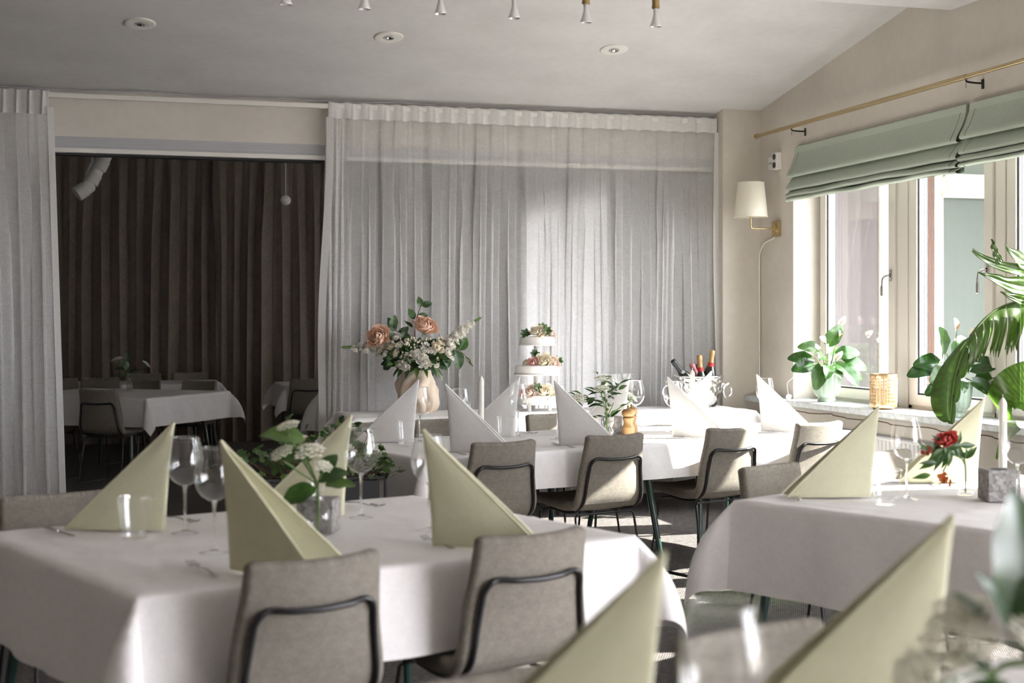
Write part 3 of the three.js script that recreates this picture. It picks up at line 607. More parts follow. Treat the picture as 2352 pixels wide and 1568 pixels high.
// ------------------------------------------------------------------ chairs
function pad(center, normalOf, widthOf, thickOf, curve, n, capA, capB) {
  // sweep of a rounded slab along center(t), t in 0..1; capA / capB round its ends off
  const rings = [], K = 5;
  if (capA) for (let k = 0; k < K; k++) { const a = k / K * Math.PI / 2; rings.push([0, Math.sin(a), -1 + Math.sin(a), a]); }
  for (let i = 0; i <= n; i++) rings.push([i / n, 1, 0, Math.PI / 2]);
  if (capB) for (let k = K - 1; k >= 0; k--) { const a = k / K * Math.PI / 2; rings.push([1, Math.sin(a), 1 - Math.sin(a), a]); }
  const loop = []; for (let k = 0; k <= 10; k++) loop.push([1 - k * 0.2, 1, 0]); for (let k = 1; k < 6; k++) loop.push([-1, Math.cos(k / 6 * Math.PI), -Math.sin(k / 6 * Math.PI)]); for (let k = 0; k <= 10; k++) loop.push([-1 + k * 0.2, -1, 0]); for (let k = 1; k < 6; k++) loop.push([1, -Math.cos(k / 6 * Math.PI), Math.sin(k / 6 * Math.PI)]);
  const S = loop.length, pos = [], idx = [], uv = [];
  rings.forEach(([t, sc, ext], ri) => {
    const p = center(t), T = center(Math.min(1, t + 0.01)).clone().sub(center(Math.max(0, t - 0.01))).normalize(), N = normalOf(T), th = thickOf(t) / 2, hw = widthOf(t) - 0.022 * (1 - sc);
    const rr = 0.016, e = ext < 0 ? -1 : 1, along = e * rr * (ext === 0 ? 0 : Math.sqrt(Math.max(0, 1 - sc * sc)));
    for (let j = 0; j < S; j++) {
      const [cx, cy, ce] = loop[j], x = cx * (hw - th * 0.8) + ce * th * 0.8 * sc, off = cy * th * Math.max(sc, 0.02) + curve(t, cx);
      const q = p.clone().addScaledVector(T, along).addScaledVector(N, off);
      pos.push(x, q.y, q.z); uv.push(x, t * 0.6 + (cy > 0 ? 0 : 0.37));
    }
  });
  for (let i = 0; i < rings.length - 1; i++) for (let j = 0; j < S; j++) { const a = i * S + j, b = i * S + (j + 1) % S, c = a + S, d = b + S; idx.push(a, b, d, a, d, c); }
  const g = new THREE.BufferGeometry();
  g.setAttribute('position', new THREE.Float32BufferAttribute(pos, 3)); g.setAttribute('uv', new THREE.Float32BufferAttribute(uv, 2)); g.setIndex(idx); g.computeVertexNormals();
  return g;
}
function makeChair(label, group) {
  const g = thing('dining_chair', label, 'chair', [0, 0, 0], 0, group);
  const cv = new THREE.CatmullRomCurve3([[-0.225, 0.455], [-0.16, 0.462], [-0.03, 0.452], [0.09, 0.445], [0.165, 0.458], [0.207, 0.505], [0.228, 0.58], [0.248, 0.68], [0.272, 0.808]].map(([z, y]) => V(0, y, z)), false, 'catmullrom', 0.5);
  const N = (T) => V(0, -T.z, T.y).multiplyScalar(-1).negate();   // turned from the tangent: down under the seat, rearwards behind the back
  const nrm = (T) => { const q = V(0, -T.z, T.y); return q; };
  const cut = 0.56;
  const full = (t) => cv.getPointAt(t);
  const width = (t) => t < 0.5 ? lerp(0.205, 0.228, smooth(0, 0.45, t)) : lerp(0.228, 0.193, smooth(0.5, 1, t));
  const thick = (t) => lerp(0.055, 0.04, smooth(0.3, 0.7, t));
  const bow = (t, c) => t > 0.5 ? -0.03 * c * c * smooth(0.5, 0.8, t) : -0.01 * c * c;
  part('seat', pad((t) => full(Math.max(0, Math.min(1, t * cut))), nrm, (t) => width(t * cut), (t) => thick(t * cut), (t, c) => bow(t * cut, c), 22, true, false), mat.linen, g);
  part('backrest', pad((t) => full(Math.max(0, Math.min(1, lerp(cut, 1, t)))), nrm, (t) => width(lerp(cut, 1, t)), (t) => thick(lerp(cut, 1, t)), (t, c) => bow(lerp(cut, 1, t), c), 22, false, true), mat.linen, g);
  // black tube along the rear face
  const path = [], side = (t, inset) => { const p = full(t), T = full(Math.min(1, t + 0.01)).sub(full(Math.max(0, t - 0.01))).normalize(), n = nrm(T), hw = width(t) - inset, c = hw / width(t); const q = p.addScaledVector(n, thick(t) / 2 + 0.005 + bow(t, c)); return [hw, q.y, q.z]; };
  const ts = [0.22, 0.3, 0.38, 0.44, 0.5, 0.56, 0.62, 0.68, 0.74, 0.79, 0.825];
  for (const t of ts) path.push(side(t, 0.034));
  const top = side(0.862, 0.055), y0 = top[1], z0 = top[2];
  path.push([top[0] + 0.012, y0 - 0.004, z0], [top[0] - 0.012, y0 + 0.006, z0 + 0.003]);
  for (const f of [0.6, 0.3, 0]) path.push([top[0] * f, y0 + 0.004 - 0.004 * (1 - f), z0 + 0.03 * (1 - f * f) + 0.002]);
  const half = path.slice(0, -1), all = [...path, ...half.reverse().map(([x, y, z]) => [-x, y, z])];
  part('back_frame', tube(all, 0.0085, 160, 10, false, 0.5), mat.black, g, 'black bent tube');
  for (const s of [-1, 1]) {
    part('sled_leg', tube([[s * 0.1, 0.412, -0.13], [s * 0.17, 0.412, -0.135], [s * 0.187, 0.405, -0.142], [s * 0.193, 0.385, -0.147], [s * 0.214, 0.05, -0.198], [s * 0.216, 0.02, -0.196], [s * 0.216, 0.008, -0.175], [s * 0.216, 0.007, 0], [s * 0.216, 0.008, 0.2], [s * 0.216, 0.02, 0.222], [s * 0.214, 0.05, 0.224], [s * 0.197, 0.375, 0.165], [s * 0.19, 0.4, 0.157], [s * 0.17, 0.41, 0.15], [s * 0.1, 0.41, 0.15]], 0.0068, 120, 8, false, 0.4), mat.black, g);
  }
  part('crossbar', at(cyl(0.0068, 0.0068, 0.26, 0, 0, 0, 8), 0, 0.412, -0.13, 0, 0, Math.PI / 2), mat.black, g);
  part('crossbar', at(cyl(0.0068, 0.0068, 0.26, 0, 0, 0, 8), 0, 0.41, 0.15, 0, 0, Math.PI / 2), mat.black, g);
  part('seat_support', [-0.09, 0.09].map((x) => rbox(0.02, 0.006, 0.32, 0.002, x, 0.421, 0.01)), mat.black, g);
  return g;
}
let chair0 = null;
// a chair at table T: along-table place dx, distance of the chair's middle from the table's middle dz, facing the table
function seat(T, dx, dz, label, far = false, extra = 0) {
  const [x, z] = loc(T, dx, dz), turn = T.turn + (far ? 180 : 0) + extra;
  if (!chair0) { chair0 = makeChair(label); chair0.position.set(x, 0, z); chair0.rotation.y = R(turn); return chair0; }
  return copy(chair0, [x, 0, z], turn, label);
}
const K = 0.27;  // from the chair's middle to the top of its back
seat(T1, -0.417, 0.84 - K, 'blurred grey linen chair in the foreground, left of the pair with its back to us');
seat(T1, 0.273, 0.84 - K, 'grey linen chair in the foreground, right of the pair with its back to us');
seat(T1, -0.50, -0.88 + K, 'grey chair with only its top showing at far left, behind the left foreground table', true);
seat(T2, -1.182, 0.72 - K, 'leftmost of the four grey chairs along the near side of the white napkin table');
seat(T2, -0.474, 0.72 - K, 'grey chair with a slanting sun patch across its back, at the middle table');
seat(T2, 0.374, 0.72 - K, 'grey chair half in sunlight, third from left along the middle table');
seat(T2, 1.079, 0.72 - K, 'fully sunlit grey chair, nearest to the window of the middle table row');
seat(T2, -1.105, -0.84 + K, 'grey chair behind the middle table, its top edge left of the leftmost wine glass', true);
seat(T2, -0.579, -0.84 + K, 'grey chair behind the middle table, below the cream bouquet vase', true);
seat(T2, 0.251, -0.84 + K, 'grey chair behind the middle table, in front of the white tiered stand', true);
seat(T3, -0.306, -0.9 + K, 'grey chair facing us behind the left end of the right-hand table', true);
seat(T3, 0.569, -0.92 + K, 'grey chair behind the right-hand table, seen between its two green napkins', true);
seat(T4, -0.345, -0.75 + K, 'chair whose top just shows at the bottom edge between the foreground chairs', true);
seat(T4, 0.309, -0.75 + K, 'blurred chair at lower right, between the two nearest green napkins', true);
seat(T5, 0.458, 0.92 - K, 'grey chair with black back tube in front of the far room table');
seat(T5, -0.26, 0.92 - K, 'grey chair in the far room cut off by the left curtain');
seat(T5, -0.285, -0.94 + K, 'grey chair in the far room, its top just right of the small vase', true);
seat(T5, 0.346, -0.94 + K, 'grey chair at the right end of the far room front table', true);
seat(T6, -0.705, 0.65 - K, 'grey chair of the rear table, half hidden by the left curtain edge');
seat(T6, -0.29, 0.65 - K, 'grey chair with a black tube line, left of the small vase in the far room');
seat(T6, 0.167, -0.62 + K, 'rearmost grey chair against the brown drape, behind the small vase', true);
seat(T6, 0.68, -0.62 + K, 'rearmost grey chair against the brown drape, right of the other one there', true);
seat(T7, -0.594, 0.72 - K, 'grey chair with black tube just left of the sheer curtain, in the far room');
// ------------------------------------------------------------------ napkins
function makeNapkin(halfDeg) {
  // upright pyramid fold: a rounded spine at x = 0, two wings opening towards +x
  const H = 0.345, Lb = 0.335, half = R(halfDeg), th = 0.0045, rr = 0.011;
  const sec = (s, L) => { const a = Math.abs(s) * L, x = Math.sqrt(a * a * Math.cos(half) ** 2 + rr * rr) - rr, z = Math.sign(s) * a * Math.sin(half) + 0.0025 * Math.sin(s * Math.PI); return [x, z]; };
  const g = sheet(32, 26, (s, t) => { const u = s * 2 - 1, h = Math.min(t, 0.992), L = Lb * (1 - h) + 0.002, [x, z] = sec(u, L); const bulge = 0.010 * Math.sin(Math.PI * Math.abs(u)) * (1 - h) * Math.sign(u); return [x + 0.012 * (1 - h) - 0.018 * h * h, 0.002 + h * H, z + bulge]; }, (s, t) => [s * 0.6, t * 0.35], th);
  const rim = [-1, 1].map((u) => { const p = []; for (let k = 0; k <= 12; k++) { const h = k / 12 * 0.985, L = Lb * (1 - h), [x, z] = sec(u, L); p.push([x + 0.012 * (1 - h) - 0.018 * h * h, 0.005 + h * H, z]); } return tube(p, 0.0042, 24, 7); });
  return [g, rim];
}
const napShapes = { narrow: makeNapkin(8.5), wide: makeNapkin(19) };
function makeNap(m, label, shape) {
  const [napG, napRim] = napShapes[shape];
  const g = thing('folded_napkin', label, 'napkin');
  part('fold', napG, m, g);
  for (const r of napRim) part('folded_edge', r, m, g);
  return g;
}
const nap = {};
function napkin(kind, T, x, z, turn, label, shape = 'narrow') {
  const [X, Z] = loc(T, x, z), key = kind + shape;
  let o;
  if (!nap[key]) { o = nap[key] = makeNap(kind === 'green' ? mat.napkinGreen : mat.napkinWhite, label, shape); o.position.set(X, 0.7495, Z); o.rotation.y = R(turn); } else o = copy(nap[key], [X, 0.7495, Z], turn, label);
  return o;
}
napkin('green', T1, -0.487, 0.453, -32, 'pale green pyramid napkin behind the nearer foreground chair, both wings showing', 'wide');
napkin('green', T1, 0.167, 0.451, -18, 'pale green pyramid napkin behind the right foreground chair');
napkin('green', T1, -0.327, -0.301, 152, 'pale green pyramid napkin behind the tumbler at the left');
napkin('green', T1, 0.306, -0.27, 150, 'pale green pyramid napkin standing before the ivy planter');
napkin('green', T3, -0.372, -0.329, 160, 'pale green pyramid napkin behind the tumbler on the right-hand table');
napkin('green', T3, 0.375, -0.317, 158, 'pale green pyramid napkin behind the red flowers');
napkin('green', T4, -0.33, -0.28, 168, 'very blurred green napkin at bottom centre, the left of the nearest two');
napkin('green', T4, 0.313, -0.28, 160, 'very blurred green napkin at lower right behind the nearest flowers');
napkin('white', T2, -1.257, 0.31, -24, 'white pyramid napkin above the leftmost chair of the middle table');
napkin('white', T2, -0.557, 0.31, -22, 'white pyramid napkin between the tiered stand and the small flower vases');
napkin('white', T2, 0.26, 0.31, -24, 'white pyramid napkin in front of the champagne bowl');
napkin('white', T2, 0.977, 0.31, -20, 'sunlit white pyramid napkin nearest to the window');
napkin('white', T2, -1.104, -0.25, 152, 'white pyramid napkin in front of the cream vase');
napkin('white', T2, -0.42, -0.25, 155, 'white pyramid napkin just right of the left candle');
napkin('white', T2, 0.411, -0.25, 155, 'white pyramid napkin behind the small white flowers and the pepper mill');
napkin('white', T2, 1.095, -0.25, 155, 'white pyramid napkin just right of the candle, before the champagne bottles');
// ------------------------------------------------------------------ glasses
function makeWineGlass(label) {
  const g = thing('wine_glass', label, 'glass');
  part('bowl', lathe([[0.0045, 0.150], [0.018, 0.1535], [0.036, 0.165], [0.049, 0.183], [0.056, 0.205], [0.057, 0.225], [0.0545, 0.25], [0.049, 0.278], [0.0435, 0.303]], 40), mat.glassThin, g);
  part('rim', at(new THREE.TorusGeometry(0.0435, 0.0011, 6, 40), 0, 0.303, 0, Math.PI / 2), mat.glassSolid, g);
  part('stem', lathe([[0.0, 0.153], [0.010, 0.153], [0.006, 0.145], [0.0042, 0.13], [0.0036, 0.09], [0.004, 0.04], [0.006, 0.018], [0.013, 0.009], [0, 0.009]], 20), mat.glassSolid, g);
  part('foot', lathe([[0, 0.010], [0.012, 0.009], [0.03, 0.0045], [0.0425, 0.0028], [0.0435, 0.0015], [0.042, 0.0005], [0.03, 0.001]], 40), mat.glassThin, g);
  return g;
}
let wine0 = null;
function wine(x, z, label, y = 0.7495) { if (!wine0) { wine0 = makeWineGlass(label); wine0.position.set(x, y, z); return wine0; } return copy(wine0, [x, y, z], 0, label); }
const wineAt = (T, x, z, label) => { const p = loc(T, x, z); return wine(p[0], p[1], label); };
wineAt(T1, -0.398, 0.187, 'wine glass half hidden behind the large green napkin with two open wings');
wineAt(T1, 0.341, 0.187, 'wine glass standing left of the napkin behind the right foreground chair');
wineAt(T1, -0.31, -0.215, 'wine glass in front of the leftmost green napkin');
wineAt(T1, 0.315, -0.19, 'wine glass before the ivy planter and its green napkin');
wineAt(T2, -1.085, -0.30 + 0.06, 'wine glass in front of the cream vase on the middle table');
wineAt(T2, -1.1 + 0.1, 0.03, 'wine glass behind the white napkin left of the left candle');
wineAt(T2, -0.447, -0.2, 'wine glass next to a white napkin, left of the tiered stand');
wineAt(T2, -0.363, 0.06, 'wine glass behind the white napkin, in front of the tiered stand base');
wineAt(T2, 0.435, -0.2, 'wine glass right behind the pepper mill');
wineAt(T2, 0.534, 0.03, 'wine glass left of the napkin before the champagne bowl');
wineAt(T2, 1.345, 0.0, 'wine glass peeping out behind the white napkin nearest the window');
wineAt(T3, -0.34, -0.211, 'wine glass next to the tumbler on the right-hand table');
wineAt(T3, -0.205, 0.16, 'wine glass in front of the concrete block at the right edge');
wineAt(T4, -0.37, -0.1, 'large out-of-focus wine glass at the bottom edge, right of the nearest napkin');
function makeTumbler(label) {
  const g = thing('tumbler', label, 'glass');
  part('wall', lathe([[0.040, 0.02], [0.046, 0.06], [0.052, 0.1], [0.057, 0.128]], 36), mat.glassThin, g);
  part('rim', at(new THREE.TorusGeometry(0.057, 0.0013, 6, 36), 0, 0.128, 0, Math.PI / 2), mat.glassSolid, g);
  part('base', lathe([[0, 0.024], [0.036, 0.024], [0.0405, 0.03], [0.0405, 0.022], [0.0395, 0.002], [0.037, 0.0005], [0, 0.0005]], 36), mat.glassThin, g);
  return g;
}
let tum0 = null;
function tumbler(T, x, z, label, s = 1) { const p = loc(T, x, z); let o; if (!tum0) { o = tum0 = makeTumbler(label); o.position.set(p[0], 0.7495, p[1]); } else o = copy(tum0, [p[0], 0.7495, p[1]], 0, label); o.scale.setScalar(s); return o; }
tumbler(T1, -0.472, -0.225, 'water tumbler in front of the leftmost green napkin');
tumbler(T2, -1.205, -0.19, 'water tumbler at the left end of the middle table, by the cream vase napkin', 0.98);
tumbler(T2, -0.545, -0.2, 'water tumbler just right of the left candle', 0.95);
tumbler(T3, -0.528, -0.177, 'water tumbler at the front corner of the right-hand table');
// ------------------------------------------------------------------ cutlery
function makeFork(label) {
  const g = thing('fork', label, 'fork');
  // handle end at +z, tines at -z, lying on the table
  part('handle', [sheet(30, 6, (s, t) => { const z = lerp(0.105, -0.045, s), w = s < 0.5 ? lerp(0.0085, 0.0035, smooth(0, 0.5, s)) : lerp(0.0035, 0.004, s); return [(t * 2 - 1) * w, 0.004 + 0.009 * Math.pow(Math.sin(Math.PI * Math.min(1, s * 1.05)), 2) * s, z]; }, null, 0.0028)], mat.steel, g);
  part('head', [sheet(10, 8, (s, t) => { const z = lerp(-0.043, -0.072, s), w = lerp(0.004, 0.0125, smooth(0, 0.8, s)); return [(t * 2 - 1) * w, 0.008 - 0.004 * s + 0.004 * (t * 2 - 1) ** 2, z]; }, null, 0.002)], mat.steel, g);
  for (const x of [-0.0108, -0.0036, 0.0036, 0.0108]) part('tine', tube([[x, 0.005, -0.07], [x, 0.0045, -0.085], [x, 0.008, -0.1], [x, 0.014, -0.112]], 0.0016, 12, 6), mat.steel, g);
  return g;
}
function makeKnife(label) {
  const g = thing('table_knife', label, 'knife');
  part('handle', at(new THREE.CapsuleGeometry(0.006, 0.085, 4, 10).scale(1.25, 1, 0.75), 0, 0.0055, 0.06, Math.PI / 2), mat.steel, g);
  part('blade', sheet(20, 4, (s, t) => { const z = lerp(0.015, -0.115, s), w = 0.0085 * Math.sqrt(Math.max(0.02, 1 - Math.pow(s, 6))); return [lerp(-w, w, t), 0.004, z]; }, null, 0.002), mat.steel, g);
  return g;
}
let fork0 = null, knife0 = null;
function fork(T, x, z, far, label, extra = 0) { const p = loc(T, x, z), turn = T.turn + (far ? 180 : 0) + extra; if (!fork0) { fork0 = makeFork(label); fork0.position.set(p[0], 0.7495, p[1]); fork0.rotation.y = R(turn); return fork0; } return copy(fork0, [p[0], 0.7495, p[1]], turn, label); }
function knife(T, x, z, far, label, extra = 0) { const p = loc(T, x, z), turn = T.turn + (far ? 180 : 0) + extra; if (!knife0) { knife0 = makeKnife(label); knife0.position.set(p[0], 0.7495, p[1]); knife0.rotation.y = R(turn); return knife0; } return copy(knife0, [p[0], 0.7495, p[1]], turn, label); }
fork(T1, -0.548, 0.44, false, 'fork lying left of the large two-winged green napkin', -6);
fork(T1, 0.207, 0.44, false, 'fork lying left of the napkin behind the right foreground chair', -10);
fork(T1, -0.20, -0.5, true, 'fork lying behind the wine glass at the left of the foreground table', 5);
fork(T1, 0.49, -0.47, true, 'fork lying near the far corner of the foreground table, before the planter', 8);
knife(T1, -0.62, -0.47, true, 'knife lying left of the leftmost green napkin', 4);
fork(T2, -1.30, 0.42, false, 'fork on the middle table left of its leftmost near napkin', 0);
fork(T2, -0.60, 0.42, false, 'fork on the middle table between the first and second grey chair', -8);
fork(T2, 0.29, 0.42, false, 'fork on the middle table between the second and third grey chair', -10);
fork(T2, 1.0, 0.44, false, 'fork on the sunlit table end before the napkin nearest the window', -4);
fork(T2, -0.25, -0.42, true, 'fork on the far side of the middle table, left of the tiered stand', 10);
knife(T2, 0.62, -0.42, true, 'knife on the sunlit far side of the middle table, behind the pepper mill', 20);
knife(T3, -0.6, -0.51, true, 'knife lying at the left edge of the right-hand table', 0);
knife(T3, 0.19, -0.42, true, 'knife lying before the green napkin behind the red flowers', -10);
// ------------------------------------------------------------------ leaves and flowers
// a leaf along +y from its base, width in x, upper face towards +z; prof(t) gives half-width
function leafGeo(L, W, prof, { fold = 0.25, droop = 0.3, wave = 0, nu = 8, nv = 12, seed = 1 } = {}) {
  const r = rng(seed), ph = r() * 6;
  return sheet(nu, nv, (s, t) => { const u = s * 2 - 1, w = prof(t) * W / 2, x = u * w; const z = Math.abs(x) * fold - droop * L * t * t * 0.6 + wave * W * Math.sin(t * 14 + ph + u) * Math.abs(u); const back = t < 0.12 ? -(0.1 * L) * (1 - t / 0.12) * Math.abs(u) * (prof.heart ?? 0) : 0; return [x, L * (t - droop * t * t * 0.2) + back, z]; }, (s, t) => [s, t]);
}
const oval = (t) => Math.pow(Math.sin(Math.PI * Math.pow(Math.min(0.999, Math.max(0.004, t)), 0.8)), 0.8);
const lance = (t) => Math.pow(Math.sin(Math.PI * Math.pow(Math.min(0.999, Math.max(0.01, t)), 0.7)), 1.25);
const heart = Object.assign((t) => Math.sqrt(Math.max(0.02, 1 - Math.pow((t - 0.28) / (t < 0.28 ? 0.3 : 0.74), 2))) * (1 - 0.25 * t * t), { heart: 1.6 });
const lobed = (t) => oval(t) * (0.72 + 0.28 * Math.cos((t - 0.33) * 17));
const leaves = {
  oval: [1, 2, 3].map((k) => leafGeo(1, 0.62, oval, { droop: 0.2 + 0.12 * k, fold: 0.2, seed: k, wave: 0.03 })),
  lance: [1, 2].map((k) => leafGeo(1, 0.3, lance, { droop: 0.25 * k, fold: 0.3, seed: k + 5, wave: 0.03 })),
  heart: [1, 2, 3].map((k) => leafGeo(1, 0.68, heart, { droop: 0.2 + 0.16 * k, fold: 0.22, seed: k + 9, wave: 0.02, nu: 10, nv: 16 })),
  ivy: [1, 2, 3].map((k) => leafGeo(1, 1.05, lobed, { droop: 0.12 * k, fold: 0.12, seed: k + 19, nu: 6, nv: 12 })),
};
// put a mesh so that its +y points along dir and its face is turned towards up
function aim(m, p, dir, up, size, roll = 0) {
  const y = V(...dir).normalize(), u = V(...up); let x = new THREE.Vector3().crossVectors(y, u); if (x.lengthSq() < 1e-5) x = new THREE.Vector3().crossVectors(y, V(1, 0, 0.2)); x.normalize();
  const z = new THREE.Vector3().crossVectors(x, y);
  m.quaternion.setFromRotationMatrix(new THREE.Matrix4().makeBasis(x, y, z));
  if (roll) m.rotateY(roll);
  m.position.set(...p); m.scale.setScalar(size);
  return m;
}
function leaf(parent, kind, k, material, p, dir, up, size, name = 'leaf', roll = 0) { return aim(part(name, leaves[kind][k % leaves[kind].length], material, parent), p, dir, up, size, roll); }
// a full rose of radius 1 opening towards +y: spiral core and rings of cupped petals
function roseGeo(seed, rings = 4) {
  const r = rng(seed), list = [];
  for (let q = 0; q < rings; q++) {
    // c: 0 in the tight heart, 1 at the open outer petals
    const c = q / (rings - 1), n = 3 + Math.round(c * 3.4), rad = 0.26 + 0.74 * Math.pow(c, 0.85), h = 1.0 - 0.28 * c * c;
    for (let k = 0; k < n; k++) {
      const a0 = (k / n) * 6.2832 + q * 0.9 + (r() - 0.5) * 0.4, sp = (Math.PI / n) * (1.1 + 0.25 * r()), hh = h * (0.86 + 0.28 * r()), tilt = 0.16 + 0.1 * r(), ruf = r() * 6, amp = 0.04 + 0.08 * c;
      list.push(sheet(8, 7, (s, t) => {
        const u = s * 2 - 1, belly = Math.sin(Math.PI * (0.1 + lerp(0.72, 0.46, c) * t)), lip = smooth(0.72, 1, t) * (0.16 * c - 0.05);
        const w = Math.pow(Math.sin(Math.PI * Math.min(0.97, 0.14 + 0.62 * t)), 0.6), a = a0 + u * sp * w;
        const rr = rad * (belly * (1 + tilt * u) + lip) + amp * Math.sin(u * 4 + ruf) * t * t * 0.6;
        return [rr * Math.cos(a), hh * (t * (1 - 0.13 * u * u) - 0.45 * c * smooth(0.7, 1, t) * 0.35) + amp * Math.cos(u * 5 + ruf) * t * t * 0.5, rr * Math.sin(a)];
      }));
    }
  }
  return merge(list);
}
const roses = [1, 2, 3].map((k) => roseGeo(k * 11, 4)), bigRose = [roseGeo(77, 7), roseGeo(91, 7)], bud = roseGeo(5, 2);
const calyx = merge([0, 1, 2, 3, 4].map((k) => at(leafGeo(0.55, 0.22, lance, { droop: 0.5, nu: 2, nv: 5 }), 0, 0, 0, 1.9, k * 1.2566, 0))).translate(0, 0.02, 0);
// one rose as a thing: blossom, calyx and stem that runs back to the point foot
function roseThing(name, label, pos, dir, size, m, geo, foot, group, cat = 'flower') {
  const g = thing(name, label, cat, pos, 0, group);
  aim(part('blossom', geo, m, g), [0, 0, 0], dir, [0.3, 0.2, 1], size);
  aim(part('calyx', calyx, mat.leafMid, g), [0, 0, 0], dir, [0.3, 0.2, 1], size);
  if (foot) { const d = V(...foot).sub(V(...pos)), n = V(...dir).normalize(); part('stem', tube([[0, 0, 0], n.clone().multiplyScalar(-0.05 * 1).lerp(d, 0.3).toArray(), d.toArray()], 0.0028, 12, 6), mat.stem, g); }
  return g;
}
// flat umbel of tiny florets on thin rays, radius 1, opening towards +y
function umbelGeo(seed, n = 46) {
  const r = rng(seed), f = [], s = [];
  for (let k = 0; k < n; k++) {
    const a = k * 2.39996, q = Math.sqrt((k + 0.5) / n), x = q * Math.cos(a), z = q * Math.sin(a), y = 0.32 * (1 - q * q) + 0.08 * (r() - 0.5);
    for (let j = 0; j < 5; j++) { const b = j * 1.2566 + r(); f.push(ball(0.075, x + 0.085 * Math.cos(b), y + 0.03 * r(), z + 0.085 * Math.sin(b), 1, 0.45, 1, 6)); }
    if (k % 2 === 0) s.push(rod([0, -0.65, 0], [x, y, z], 0.018, 0.012, 4));
  }
  return [merge(f), merge(s)];
}
const [umbelF, umbelS] = umbelGeo(3);
function umbel(parent, p, dir, size) { aim(part('flower_head', umbelF, mat.floret, parent, 'small creamy white florets'), p, dir, [0.2, 0.1, 1], size); aim(part('flower_rays', umbelS, mat.stem, parent), p, dir, [0.2, 0.1, 1], size); }
// a stem of flowers standing in a vase at (0,0,0): heads [[x,y,z,r]], leaves [[x,y,z, dx,dy,dz, size, kind]]
function posy(label, pos, foot, heads, lv, lm, cat = 'flower', name = 'flower_sprig') {
  const g = thing(name, label, cat, pos);
  const top = V(...foot);
  for (const [x, y, z, r] of heads) { part('stem', tube([[0, 0.01, 0], [foot[0], foot[1], foot[2]], [lerp(foot[0], x, 0.55), lerp(foot[1], y, 0.5), lerp(foot[2], z, 0.5)], [x, y - r * 0.6, z]], 0.0032, 24, 6), mat.stem, g); if (r > 0.012) umbel(g, [x, y, z], [x - foot[0], (y - foot[1]) * 1.2 + 0.03, z - foot[2] + 0.03], r); }
  lv.forEach(([x, y, z, dx, dy, dz, size, kind], k) => leaf(g, kind, k, lm[k % lm.length], [x, y, z], [dx, dy, dz], [0.2, 1, 0.6], size));
  return g;
}
